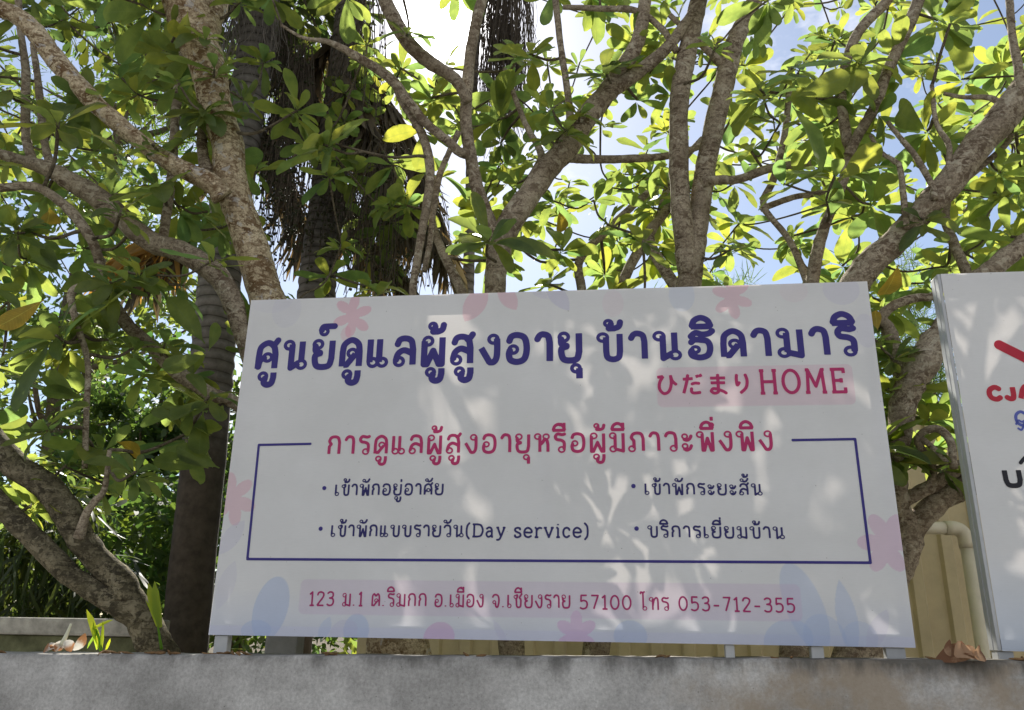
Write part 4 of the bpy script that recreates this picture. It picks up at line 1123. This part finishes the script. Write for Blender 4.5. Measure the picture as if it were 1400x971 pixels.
hero('A', (60, 410), (-4, 452), 3.3, 3.25, 20, M_leaf_yellow, 1.15, label='yellow browning leaf', name='yellow_leaf')
hero('A', (68, 284), (66, 314), 3.6, 3.55, 20, M_leaf_yellow, 2.0, label='small yellow leaf', name='yellow_leaf')
hero('A', (160, 604), (199, 622), 3.4, 3.38, 40, M_leaf_yellow, 1.5, label='curled brown and yellow leaf', name='yellow_leaf')
hero('E', (1228, 362), (1212, 412), 3.55, 3.5, 35, M_leaf_yellow, 1.3, label='hanging yellow leaf with brown blotches', name='yellow_leaf')
hero('F', (1200, 452), (1196, 425), 3.5, 3.5, 10, M_leaf_yellow, 1.5, label='small orange yellow leaf', name='yellow_leaf')
hero('D', (764, 288), (772, 322), 4.2, 4.15, 20, M_leaf_yellow, 1.2, label='small yellow leaf', name='yellow_leaf')
hero('E', (1088, 132), (1164, 104), 3.3, 3.2, -10, None, 1.35, tone=.8)
hero('E', (1148, 247), (1204, 197), 3.25, 3.15, 10, None, 1.35, tone=.95)
hero('E', (1083, 145), (1143, 230), 3.35, 3.3, 60, None, 1.1, tone=.3)
for a, b in (((90, 372), (40, 338)), ((80, 375), (60, 335)), ((78, 402), (128, 372)), ((106, 545), (60, 508)), ((118, 545), (58, 530)), ((280, 470), (235, 405)), ((281, 485), (220, 505)), ((285, 480), (300, 440)),
             ((258, 553), (206, 570)), ((266, 560), (248, 598)), ((278, 562), (268, 628)), ((140, 612), (95, 622)), ((140, 615), (150, 655)), ((285, 640), (210, 625)), ((300, 640), (240, 612))):
    hero('A' if rng.random() < .6 else 'B', a, b, 3.45, 3.4, rng.uniform(-35, 35), None, 1.2)

for k in keys:
    t = TREES[k]
    if len(t.leaves): t.leaves.build('crown', M_leaf, t.root)
# ------------------------------------------------------------------ fishtail palms
def palm_trunk_mat():
    m, n, l, p = new_mat('palm_trunk')
    pos = geo_pos(n)
    sx = n.new('ShaderNodeSeparateXYZ'); l.new(pos, sx.inputs['Vector'])
    w = noise_node(n, l, 5, 3, 0.5, pos)
    a = n.new('ShaderNodeMath'); a.operation = 'MULTIPLY_ADD'; l.new(w.outputs['Fac'], a.inputs[0]); a.inputs[1].default_value = 0.03; l.new(sx.outputs['Z'], a.inputs[2])
    b = n.new('ShaderNodeMath'); b.operation = 'DIVIDE'; l.new(a.outputs[0], b.inputs[0]); b.inputs[1].default_value = 0.075
    c = n.new('ShaderNodeMath'); c.operation = 'FRACT'; l.new(b.outputs[0], c.inputs[0])
    r = ramp(n, [(0.0, (0.05, 0.045, 0.04)), (0.12, (0.17, 0.155, 0.14)), (0.6, (0.24, 0.225, 0.21)), (0.95, (0.15, 0.14, 0.125)), (1.0, (0.05, 0.045, 0.04))])
    l.new(c.outputs[0], r.inputs['Fac'])
    t = noise_node(n, l, 14, 6, 0.65, pos)
    r2 = ramp(n, [(0.3, (.55, .55, .53)), (0.7, (1.15, 1.12, 1.1))]); l.new(t.outputs['Fac'], r2.inputs['Fac'])
    col = mixc(n, l, 1.0, r.outputs['Color'], r2.outputs['Color'], 'MULTIPLY')
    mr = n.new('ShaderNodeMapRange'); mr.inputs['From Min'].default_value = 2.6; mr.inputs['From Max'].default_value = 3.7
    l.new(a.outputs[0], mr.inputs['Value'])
    low_col = mixc(n, l, 1.0, (0.075, 0.062, 0.05), r2.outputs['Color'], 'MULTIPLY')  # darker ringless tone, blended in towards the foot of the trunk
    col = mixc(n, l, mr.outputs['Result'], low_col, col)
    l.new(col, p.inputs['Base Color']); p.inputs['Roughness'].default_value = 0.9; p.inputs['Specular IOR Level'].default_value = 0.15
    add_bump(n, l, p, t.outputs['Fac'], 0.5, 0.01)
    return m
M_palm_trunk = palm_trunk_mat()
M_strand = plain('fruit_strand', (0.11, 0.09, 0.07), 0.85, 0.15, var=.4)
M_fibre = plain('grey_fibre', (0.20, 0.18, 0.16), 0.9, 0.1, var=.4)
M_fruit = plain('palm_fruit', (0.05, 0.055, 0.025), 0.6, 0.3, var=.4)

ICO_V, ICO_F = None, None
def small_ball(c, r):
    global ICO_V, ICO_F
    if ICO_V is None:
        bm = bmesh.new(); bmesh.ops.create_icosphere(bm, subdivisions=1, radius=1.0)
        bm.verts.index_update()
        ICO_V = np.array([v.co[:] for v in bm.verts]); ICO_F = [[v.index for v in f.verts] for f in bm.faces]; bm.free()
    return ICO_V * r + c, ICO_F

def strands(geo, top, n, length, spread, thick=.003, wav=.05, beads=None, nb=0, up=.06):
    """hanging strings from one point: flare out, then fall"""
    for i in range(n):
        a = rng.uniform(0, 6.283); s = spread * math.sqrt(rng.random())
        Lh = length * rng.uniform(.55, 1.0)
        out = np.array([math.cos(a) * s, math.sin(a) * s, 0])
        base = top + np.array([0, 0, -rng.uniform(0, .25) * length])
        pts = [base, base + out * .5 + np.array([0, 0, up * rng.random()]), base + out * .95 + np.array([0, 0, -.35 * Lh]),
               base + out * 1.0 + rand_unit() * wav + np.array([0, 0, -.7 * Lh]), base + out * 1.05 + rand_unit() * wav * 1.3 + np.array([0, 0, -Lh])]
        q = catmull(pts, 3)
        geo.tube(q, np.linspace(thick, thick * .6, len(q)), sides=3, cap=False)
        for _ in range(nb if beads is not None else 0):
            c = q[rng.integers(4, len(q))] + rand_unit() * .012
            beads.add(*small_ball(c, rng.uniform(.008, .013)))

def bipinnate(root, origin, az, length, rise, droop, name, mat, npin=15, nleaf=9, lsize=.2):
    """one fishtail frond: arching rachis, side stalks, ragged wedge leaflets"""
    h = np.array([math.cos(az), math.sin(az), 0]); side = np.array([-h[1], h[0], 0])
    t = np.linspace(0, 1, 16)
    path = origin + h * (length * t)[:, None] + ZUP * (rise * t - droop * t ** 2)[:, None]
    g = Geo(); g.tube(path, np.linspace(.022, .006, len(path)), sides=6)
    lv = Leaves(T_FISH)
    for k in range(npin):
        u = .18 + .82 * k / npin; i = min(int(u * 15), 14); b = path[i] * (1 - (u * 15 - i)) + path[i + 1] * (u * 15 - i)
        dr = norm(path[i + 1] - path[i])
        for sgn in (-1, 1):
            pl = length * .32 * math.sin(math.pi * (0.15 + .8 * u)) * rng.uniform(.8, 1.15)
            d = norm(side * sgn + dr * .55 + np.array([0, 0, rng.uniform(-.25, .15)]))
            tt = np.linspace(0, 1, 6); pp = b + d * (pl * tt)[:, None] - ZUP * (pl * .45 * tt ** 2)[:, None]
            g.tube(pp, np.linspace(.006, .002, 6), sides=4, cap=False)
            for j in range(nleaf):
                w = (j + .6) / nleaf * 5; i2 = min(int(w), 4); c = pp[i2] * (1 - (w - i2)) + pp[i2 + 1] * (w - i2)
                s2 = 1 if j % 2 else -1
                ld = norm(d * .7 + norm(np.cross(d, ZUP)) * s2 * .6 + np.array([0, 0, rng.uniform(-.9, -.2)]))
                lv.add(c, ld, norm(ZUP + rand_unit() * .5), lsize * rng.uniform(.6, 1.2), rng.uniform(.8, 1.3), rng.uniform(0, .3), rng.uniform(0, .25))
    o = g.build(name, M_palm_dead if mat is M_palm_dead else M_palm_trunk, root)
    lv.build('leaflets', mat, o)
    return o

def palm(label, rows, dep, r_base, fronds, seed):
    q = P(rows[0][0], rows[0][1], dep); base = np.array([q[0], q[1], 0.0])
    root = thing('fishtail_palm', label, 'palm', base, 'ringed palms behind the frangipani trees')
    pts, rad = limb(rows, dep, dep)
    n = 14; up = np.linspace(0, 1, n)[:, None]
    ext = (base - ZUP * .05) * (1 - up) + pts[0] * up
    pts = np.vstack([ext[:-1], pts]); rad = np.concatenate([np.linspace(rad[0] * 1.15, rad[0], n)[:-1], rad])
    # resample and add the stepped rings
    d = np.concatenate([[0], np.cumsum(np.linalg.norm(np.diff(pts, axis=0), axis=1))])
    tt = np.arange(0, d[-1], .025)
    pr = np.stack([np.interp(tt, d, pts[:, i]) for i in range(3)], 1); rr = np.interp(tt, d, rad)
    rr = rr * (1 + .02 * np.sign(np.sin(tt * 2 * math.pi / .11)) * (tt > 3.0))
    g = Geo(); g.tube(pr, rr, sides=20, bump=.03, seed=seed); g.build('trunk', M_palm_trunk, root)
    top = pr[-1]
    for az, ln, rise, droop in fronds:
        bipinnate(root, top, az, ln, rise, droop, 'frond', M_palm_green)
    return root, top

palm1, top1 = palm('fishtail palm with a stout grey ringed trunk just left of the signboard',
                   [(252, 890, 62), (262, 780, 60), (277, 640, 59), (290, 500, 58), (303, 360, 56), (325, 220, 51), (343, 110, 48), (354, 20, 46), (362, -60, 42)], 5.3, .14,
                   [(a, rng.uniform(1.9, 2.6), rng.uniform(1.0, 1.7), rng.uniform(1.3, 2.0)) for a in np.arange(1.5, 5.3, .6)], 3)
palm2, top2 = palm('slimmer fishtail palm, its ringed trunk rising from behind the upper left edge of the signboard',
                   [(398, 880, 56), (415, 700, 54), (428, 500, 52), (433, 400, 51), (439, 340, 49), (450, 250, 46), (462, 160, 43), (474, 60, 40), (482, -20, 38)], 5.9, .13,
                   [(a, rng.uniform(1.7, 2.3), rng.uniform(1.8, 2.4), rng.uniform(1.2, 1.6)) for a in np.arange(2.2, 5.4, .6)], 5)
palm3, top3 = palm('slender fishtail palm with a shaggy mop of hanging strands near the top centre',
                   [(628, 900, 18), (640, 400, 16), (644, 250, 15), (646, 120, 14), (652, 20, 14), (656, -70, 14)], 6.6, .1,
                   [(a, 1.3, 2.7, .7) for a in (1.0, 2.4, 4.0)], 8)

def cluster(root, px, dep, n, length, spread, nb=0, name='fruit_cluster', mat=None, thick=.004, wav=.05):
    top = P(*px, dep)
    g = Geo(); bd = Geo()
    strands(g, top, n, length, spread, thick=thick, wav=wav, beads=bd if nb else None, nb=nb)
    o = g.build(name, mat or M_strand, root)
    if nb and bd.n: tag(bd.build('fruit', M_fruit, o), kind='stuff')
    return o
# dark hanging fruit strings
for px, dep, n, ln, sp, nb in (((388, 20), 5.7, 60, 1.5, .20, 10), ((400, 150), 5.7, 55, 1.3, .22, 12), ((490, 40), 5.8, 60, 1.5, .24, 3), ((510, 160), 5.9, 60, 1.3, .30, 10), ((535, 170), 6.0, 60, 1.3, .24, 3), ((470, 250), 5.75, 44, .8, .22, 10), ((530, 200), 5.0, 60, 1.2, .26, 5), ((580, 240), 5.2, 50, .9, .22, 2), ((415, 60), 5.3, 60, 1.6, .16, 8), ((500, -20), 5.3, 60, 1.4, .22, 2)):
    cluster(palm2 if px[0] > 420 else palm1, px, dep, n, ln, sp, nb)
cluster(palm1, (332, -20), 5.12, 70, .85, .16, 0, 'hanging_fibre', M_fibre, .0035, .07)
cluster(palm1, (372, 0), 5.15, 45, .7, .14, 0, 'hanging_fibre', M_fibre, .0035, .07)
cluster(palm3, (695, -70), 6.3, 300, 1.75, .27, 0, 'hanging_fibre', M_strand, .004, .07)
cluster(palm3, (690, 30), 6.4, 120, 1.25, .2, 0, 'hanging_fibre', M_strand, .004, .06)

def dead_frond(root, a, b, dep, n, ln, mat, name='dead_frond', spread=.5, label=None):
    """a drooping dry frond: stalk from a to b with narrow leaflets hanging from it"""
    pa, pb = P(*a, dep), P(*b, dep + .1)
    t = np.linspace(0, 1, 14); sag = .25 * np.linalg.norm(pb - pa)
    path = pa * (1 - t)[:, None] + pb * t[:, None] + ZUP * (sag * 4 * t * (1 - t))[:, None] * .5
    g = Geo(); g.tube(path, np.linspace(.012, .004, 14), sides=5)
    o = g.build(name, M_palm_dead, root)
    lv = Leaves(T_STRAP)
    for i in range(n):
        u = rng.random() * 12.9; k = int(u); c = path[k] * (1 - (u - k)) + path[k + 1] * (u - k)
        d = norm(np.array([0, 0, -1.0]) + rand_unit() * spread + norm(path[k + 1] - path[k]) * .3)
        lv.add(c, d, rand_unit(), ln * rng.uniform(.5, 1.1), rng.uniform(.6, 1.1), rng.uniform(0, .3), .2)
    lv.build('leaflets', mat, o)
    if label: o['label'] = label
for a, b, dep, n, ln in (((480, 90), (580, 220), 5.9, 240, .5), ((470, 150), (560, 330), 6.0, 240, .5), ((480, 30), (380, 160), 6.1, 240, .55), ((440, 210), (520, 380), 6.2, 220, .5),
                         ((355, 30), (440, 150), 5.9, 220, .5), ((560, 200), (620, 370), 6.3, 200, .45), ((350, 40), (300, 250), 5.9, 220, .5), ((345, 160), (420, 330), 6.2, 240, .5), ((500, 240), (610, 330), 5.4, 260, .5), ((470, 100), (540, 280), 5.3, 260, .5), ((500, 330), (570, 400), 5.6, 200, .4)):
    dead_frond(palm2 if a[0] > 420 else palm1, a, b, dep, n, ln, M_palm_dead)
dead_frond(palm1, (245, 318), (165, 345), 5.9, 120, .5, M_palm_gold, spread=.55, label='golden brown dry frond')
dead_frond(palm1, (270, 320), (200, 360), 6.0, 160, .5, M_palm_dead, spread=.5)

# ------------------------------------------------------------------ trees, shrubs farther back
def leafy(name, label, cat, c_px, dep, rx, ry, rz, nclump, nleaf, lsize, mat, tpl, group=None, trunk=True, spread=.35, tmat=None, width=1.0, hang=0.0, gap=None):
    c = P(*c_px, dep); base = np.array([c[0], c[1], 0.0])
    root = thing(name, label, cat, base, group)
    lv = Leaves(tpl); cl = []
    while len(cl) < nclump:
        u = rand_unit() * rng.random() ** .4
        q = c + u * np.array([rx, ry, rz])
        if q[2] < .15: continue
        if gap is not None and gap(q): continue
        cl.append(q)
    for q in cl:
        cs = rng.uniform(.6, 1.3) * spread; ct = float(np.clip(rng.normal(.5, .2), 0, 1))
        for _ in range(nleaf):
            p = q + rand_unit() * cs * rng.random() ** .5 * np.array([1.2, 1.2, .8])
            d = norm(rand_unit() + norm(p - q) * .6 + np.array([0, 0, -hang]))
            lv.add(p, d, norm(ZUP + rand_unit() * .8), lsize * rng.uniform(.6, 1.2), width * rng.uniform(.8, 1.2), rng.uniform(0, .2), .1, tone=float(np.clip(ct + rng.normal(0, .15), 0, 1)))
    if trunk:
        g = Geo()
        top = c + np.array([0, 0, rz * .3]); n = 16; t = np.linspace(0, 1, n)
        path = base * (1 - t)[:, None] + top * t[:, None] + np.stack([np.sin(t * 5) * .06 * rx, np.cos(t * 4) * .05 * rx, 0 * t], 1)
        r0 = .06 + .02 * top[2]
        g.tube(path, np.linspace(r0, r0 * .3, n), sides=9, bump=.15)
        tr = g.build('trunk', tmat or M_twig, root)
        for q in cl[::max(1, len(cl) // 14)]:
            i = int(np.argmin(np.linalg.norm(path - (q - ZUP * .4 * rz), axis=1))); i = min(max(i, n // 3), n - 1)
            gb = Geo(); mid = path[i] * .5 + q * .5 - ZUP * .08 * rz
            gb.tube(catmull([path[i], mid, q], 5), np.linspace(r0 * .35, .008, 11), sides=6, bump=.1)
            gb.build('branch', tmat or M_twig, root)
    lv.build('crown' if trunk else 'foliage', mat, root)
    return root

leafy('broadleaf_tree', 'bright yellow green leafy tree far behind the left frangipani branches', 'tree', (105, 430), 13.5, 2.5, 1.8, 3.0, 95, 80, .19, M_leaf_small, T_SMALL, trunk=True, spread=.5)
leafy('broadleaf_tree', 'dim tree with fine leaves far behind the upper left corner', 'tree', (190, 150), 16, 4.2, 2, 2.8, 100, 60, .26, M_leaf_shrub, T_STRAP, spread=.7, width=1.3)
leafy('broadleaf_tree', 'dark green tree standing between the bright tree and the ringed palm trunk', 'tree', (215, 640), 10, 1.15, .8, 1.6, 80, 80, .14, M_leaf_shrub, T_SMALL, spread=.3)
SG = 'shrubs along the low back wall'
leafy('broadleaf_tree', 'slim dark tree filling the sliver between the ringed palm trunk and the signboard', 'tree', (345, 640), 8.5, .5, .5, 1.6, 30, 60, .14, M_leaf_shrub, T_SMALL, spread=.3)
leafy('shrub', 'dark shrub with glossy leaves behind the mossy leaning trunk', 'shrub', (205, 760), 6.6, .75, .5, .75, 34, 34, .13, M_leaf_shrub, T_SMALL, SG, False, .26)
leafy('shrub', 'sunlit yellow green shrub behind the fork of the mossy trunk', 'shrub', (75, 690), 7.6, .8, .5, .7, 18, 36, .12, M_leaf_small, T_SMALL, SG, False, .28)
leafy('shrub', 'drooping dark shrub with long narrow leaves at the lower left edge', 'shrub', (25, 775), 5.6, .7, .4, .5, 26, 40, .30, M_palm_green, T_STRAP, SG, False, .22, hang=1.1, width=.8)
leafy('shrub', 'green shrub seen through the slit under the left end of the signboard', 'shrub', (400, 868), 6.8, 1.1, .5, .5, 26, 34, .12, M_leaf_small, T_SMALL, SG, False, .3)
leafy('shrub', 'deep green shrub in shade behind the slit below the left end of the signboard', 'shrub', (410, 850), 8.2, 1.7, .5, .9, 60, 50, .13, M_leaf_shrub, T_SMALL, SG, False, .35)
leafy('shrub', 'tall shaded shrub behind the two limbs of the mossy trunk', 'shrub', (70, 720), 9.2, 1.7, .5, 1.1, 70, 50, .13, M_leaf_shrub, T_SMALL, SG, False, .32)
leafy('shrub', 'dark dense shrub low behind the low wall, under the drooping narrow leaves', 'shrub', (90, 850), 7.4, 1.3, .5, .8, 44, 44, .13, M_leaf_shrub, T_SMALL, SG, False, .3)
NG = 'feathery trees beyond the fence'
leafy('casuarina_tree', 'feathery needle leaved tree showing between the two signboards', 'tree', (1280, 540), 13, 2.4, 1.3, 2.6, 90, 70, .42, M_leaf_shrub, T_STRAP, NG, True, .35, width=.28)
leafy('casuarina_tree', 'feathery needle leaved treetop just above the right half of the signboard', 'tree', (980, 470), 15, 1.6, 1.2, 1.6, 50, 70, .42, M_leaf_shrub, T_STRAP, NG, True, .35, width=.28)

# ------------------------------------------------------------------ yard structures behind the signs
def corrugated():
    t_mat = plain('beige_sheet_metal', (0.56, 0.47, 0.29), 0.6, 0.4, var=.14, scale=4)
    s0, s1 = -.22, 7.5; back = -2.55; zt = P(1265, 566, 5.25)[2] - A0[2]
    prof = [(0, 0), (.07, 0), (.085, .028), (.145, .028), (.16, 0), (.20, 0)]
    rows = []
    s = s0
    while s < s1:
        for a, b in prof[:-1]: rows.append((s + a, b))
        s += .2
    V = []
    for a, b in rows:
        for z in (-1.6, zt): V.append(SP(a, z, back + b))
    n = len(rows); F = [[2 * i, 2 * i + 2, 2 * i + 3, 2 * i + 1] for i in range(n - 1)]
    root = thing('sheet_metal_fence', 'beige corrugated sheet metal fence behind the gap between the signboards', 'fence', SP((s0 + s1) / 2, -1.6, back))
    o = mesh_obj('sheet_panel', V, F, t_mat, root, smooth=False)
    sm = o.modifiers.new('thickness', 'SOLIDIFY'); sm.thickness = .003
    mesh_obj('top_rail', *bar(s0, s1, zt - .05, zt + .005, back - .004, back - .04), t_mat, root, smooth=False)
corrugated()

def pipe():
    m = plain('cream_plastic', (0.62, 0.57, 0.44), 0.45, 0.4, var=.08)
    root = thing('drain_pipe', 'cream plastic drain pipe bending down beside the corrugated fence', 'pipe', P(1345, 905, 4.85) * np.array([1, 1, 0]))
    r = .036; dep = 4.85
    a = P(1225, 722, dep); c = P(1318, 722, dep); e = P(1344, 900, dep)
    d1 = norm(c - a); d2 = norm(e - c)
    g = Geo(); g.tube([a, c - d1 * .06], [r, r], sides=16); g.build('pipe_length', m, root)
    g = Geo(); g.tube([c + d2 * .06, np.array([e[0], e[1], 0.02])], [r, r], sides=16); g.build('pipe_length', m, root)
    t = np.linspace(0, 1, 10)[:, None]
    p0, p1, p2 = c - d1 * .075, c, c + d2 * .075
    arc = (1 - t) ** 2 * p0 + 2 * t * (1 - t) * p1 + t ** 2 * p2
    arc = np.vstack([p0 - d1 * .04, arc, p2 + d2 * .04])
    g = Geo(); g.tube(arc, [r * 1.14] * len(arc), sides=16); g.build('elbow', m, root)
pipe()

def low_wall():
    m1 = plain('pale_coping', (0.29, 0.28, 0.25), 0.9, 0.2, var=.5, scale=9)
    m2 = plain('mossy_masonry', (0.10, 0.105, 0.06), 0.95, 0.1, var=.5, scale=8)
    a = P(-60, 845, 4.5); b = P(203, 848, 4.35); z = 1.635
    d = b - a; d[2] = 0; a = a - norm(d) * 2.0; d = b - a; d[2] = 0; nrm = np.array([d[1], -d[0], 0]) / np.linalg.norm(d)
    root = thing('low_wall', 'low mossy back wall with a pale concrete coping at the left', 'wall', np.array([(a[0] + b[0]) / 2, (a[1] + b[1]) / 2, 0]))
    o = np.array([a[0], a[1], z - .085])
    mesh_obj('coping', *box_geo(o, d, -nrm * .22, ZUP * .085, .012), m1, root, smooth=False)
    o = np.array([a[0], a[1], 0.0]) - nrm * .05
    mesh_obj('base', *box_geo(o, d, -nrm * .12, ZUP * (z - .087), .006), m2, root, smooth=False)
low_wall()

def post(px, w, dep, label, mat):
    q = P(px, 880, dep); r = W((px, 880), w, dep)
    c = np.array([q[0], q[1], 0]); t = P(px, 858, dep)[2] + .5
    root = mesh_obj('post', *box_geo(c + np.array([-r, 0, 0]), [2 * r, 0, 0], [0, 2 * r, 0], [0, 0, t], .008), mat, None, smooth=False)
    tag(root, label, 'post')
post(384, 44, 3.45, 'square grey concrete post behind the left end of the signboard', plain('grey_post', (0.24, 0.24, 0.23), .9, .2, var=.2))

def cables():
    m = plain('cable_black', (0.12, 0.12, 0.12), .6, .3)
    for i, (a, b) in enumerate((((-90, 75), (372, 800)), ((-110, 95), (365, 806)), ((-60, 60), (380, 806)))):
        pa, pb = P(*a, 9.0), P(*b, 70.0)
        t = np.linspace(0, 1, 30)
        path = pa * (1 - t)[:, None] + pb * t[:, None] - ZUP * (1.2 * t * (1 - t))[:, None]
        g = Geo(); g.tube(path, [.012] * 30, sides=6)
        o = g.build('power_cable', m)
        tag(o, 'one of the thin overhead cables slanting down behind the left branches', 'cable', 'overhead cables at the left')
cables()

# ------------------------------------------------------------------ small things on the wall's top
def blade(lv, pts_px, dep, width=.9, roll=0, fold=.3, curl=.05, tone=.6):
    a, b = P(*pts_px[0], dep), P(*pts_px[1], dep - .01)
    view = norm(CAM - a); d = norm(b - a); n = norm(view - view.dot(d) * d); s = np.cross(d, n)
    nn = n * math.cos(math.radians(roll)) + s * math.sin(math.radians(roll))
    lv.add(a, b - a, nn, np.linalg.norm(b - a), width, curl, fold, tone=tone)

def sprout(label, blades, dep, base_px, stem):
    q = P(*base_px, dep)
    root = thing('sprout', label, 'seedling', q)
    lv = Leaves(T_STRAP)
    for a, b, w, roll, tone in blades: blade(lv, (a, b), dep, w, roll, tone=tone)
    lv.build('blades', M_sprout, root)
    g = Geo(); g.tube(catmull([P(*p, dep) for p in stem], 5), np.linspace(.006, .003, 5 * (len(stem) - 1) + 1), sides=6); g.build('stem', M_sprout, root)
DW = 3.08
sprout('fresh yellow green sprout with bent pointed blades on the wall beside the fallen flower',
       [((137, 886), (119, 832), 1.5, 20, .9), ((128, 859), (154, 847), 1.6, -30, .8), ((135, 862), (118, 887), 2.0, 50, .1), ((138, 888), (142, 848), 1.4, 40, .7), ((145, 888), (151, 873), 2.2, 10, .9), ((133, 888), (126, 850), 1.3, -50, .4)],
       DW, (138, 889), [(138, 890), (136, 875), (131, 860)])
sprout('taller upright pale green sprout with blunt blades beside the ringed palm trunk',
       [((217, 856), (203, 796), 1.9, 10, 1.0), ((219, 858), (210, 794), 1.7, -20, .8), ((214, 850), (200, 820), 1.5, 40, .6)],
       DW + .15, (219, 885), [(221, 888), (218, 870), (215, 850)])

def petal_mat(name, c0, c1):
    m, n, l, p = new_mat(name)
    uv = n.new('ShaderNodeUVMap'); sx = n.new('ShaderNodeSeparateXYZ'); l.new(uv.outputs['UV'], sx.inputs['Vector'])
    t = noise_node(n, l, 60, 4, .6, geo_pos(n))
    a = n.new('ShaderNodeMath'); a.operation = 'MULTIPLY_ADD'; l.new(t.outputs['Fac'], a.inputs[0]); a.inputs[1].default_value = .6; l.new(sx.outputs['Y'], a.inputs[2])
    r = ramp(n, [(0.75, c0), (1.2 if False else 1.0, c1)]); l.new(a.outputs[0], r.inputs['Fac'])
    l.new(r.outputs['Color'], p.inputs['Base Color']); p.inputs['Roughness'].default_value = .6
    tl = n.new('ShaderNodeBsdfTranslucent'); l.new(r.outputs['Color'], tl.inputs['Color'])
    ms = n.new('ShaderNodeMixShader'); ms.inputs['Fac'].default_value = .3
    l.new(p.outputs['BSDF'], ms.inputs[1]); l.new(tl.outputs['BSDF'], ms.inputs[2]); l.new(ms.outputs['Shader'], n['Material Output'].inputs['Surface'])
    return m
M_petal = petal_mat('wilted_petal', (0.72, 0.68, 0.60), (0.42, 0.2, 0.09))
M_dry = petal_mat('dry_brown_leaf', (0.42, 0.26, 0.15), (0.22, 0.1, 0.045))
T_PETAL = leaf_template([(0, .05), (.2, .18), (.45, .27), (.7, .28), (.88, .2), (1.0, .05)])

def litter(name, label, cat, base_px, dep, petals, mat, stem=None, smat=None):
    root = thing(name, label, cat, P(*base_px, dep))
    for a, b, w, roll, curl, fold in petals:
        lv = Leaves(T_PETAL); blade(lv, (a, b), dep + rng.uniform(-.015, .015), w, roll, fold, curl); lv.build('petal' if cat == 'flower' else 'leaf_curl', mat, root)
    if stem:
        g = Geo(); g.tube(catmull([P(*p, dep) for p in stem], 5), np.linspace(.009, .0035, 5 * (len(stem) - 1) + 1), sides=8); g.build('tube', smat or mat, root)
M_stemw = plain('flower_tube', (0.6, 0.6, 0.45), .6, .3)
litter('fallen_flower', 'wilted white frangipani flower with browning petals lying on the wall top at the left', 'flower', (86, 889), DW,
       [((80, 884), (52, 886), 1.0, 40, .5, .5), ((84, 880), (66, 889), 1.3, -25, .4, .6), ((87, 876), (76, 890), 1.5, 10, .2, .5), ((89, 876), (98, 889), 1.4, -20, .3, .5), ((100, 889), (119, 872), 1.0, 30, .5, .5)],
       M_petal, [(84, 882), (91, 868), (97, 853)], M_stemw)
litter('dry_leaf', 'curled brown dry leaves lying on the wall top below the second signboard', 'leaf', (1320, 897), 2.62,
       [((1330, 896), (1292, 886), 1.2, 30, .9, .6), ((1306, 898), (1338, 882), 1.5, -20, .8, .7), ((1336, 898), (1318, 882), 1.4, 60, .6, .5), ((1330, 898), (1356, 889), 1.4, 10, .9, .6), ((1300, 897), (1290, 880), 1.0, -40, .8, .6)], M_dry)



# crumbs of litter along the wall's top edge
M_crumb = plain('leaf_crumb', (0.20, 0.12, 0.06), .9, .1, var=.5, scale=40)
for i, px in enumerate((30, 178, 200, 236, 262, 301, 330, 352, 470, 655, 905, 1060, 1262, 1282, 1370, 1385)):
    s_, z_ = to_sign(px, 888)
    g = Geo()
    for k in range(int(rng.integers(2, 5))):
        c = SP(s_ + rng.uniform(-.03, .03), wall_top(s_) + .004, rng.uniform(.10, .145))
        d = norm(np.array([rng.normal(), rng.normal() * .4, rng.uniform(0, .25)])); L_ = rng.uniform(.012, .035)
        g.tube(catmull([c - d * L_, c + rand_unit() * .003, c + d * L_], 3), [.0015, .003, .004, .0045, .004, .003, .0012], sides=5, bump=.3, seed=i * 7 + k)
    o = g.build('leaf_crumbs', M_crumb)
    tag(o, 'small brown crumbs of leaf litter on the edge of the wall top', 'litter', 'leaf litter along the wall top')
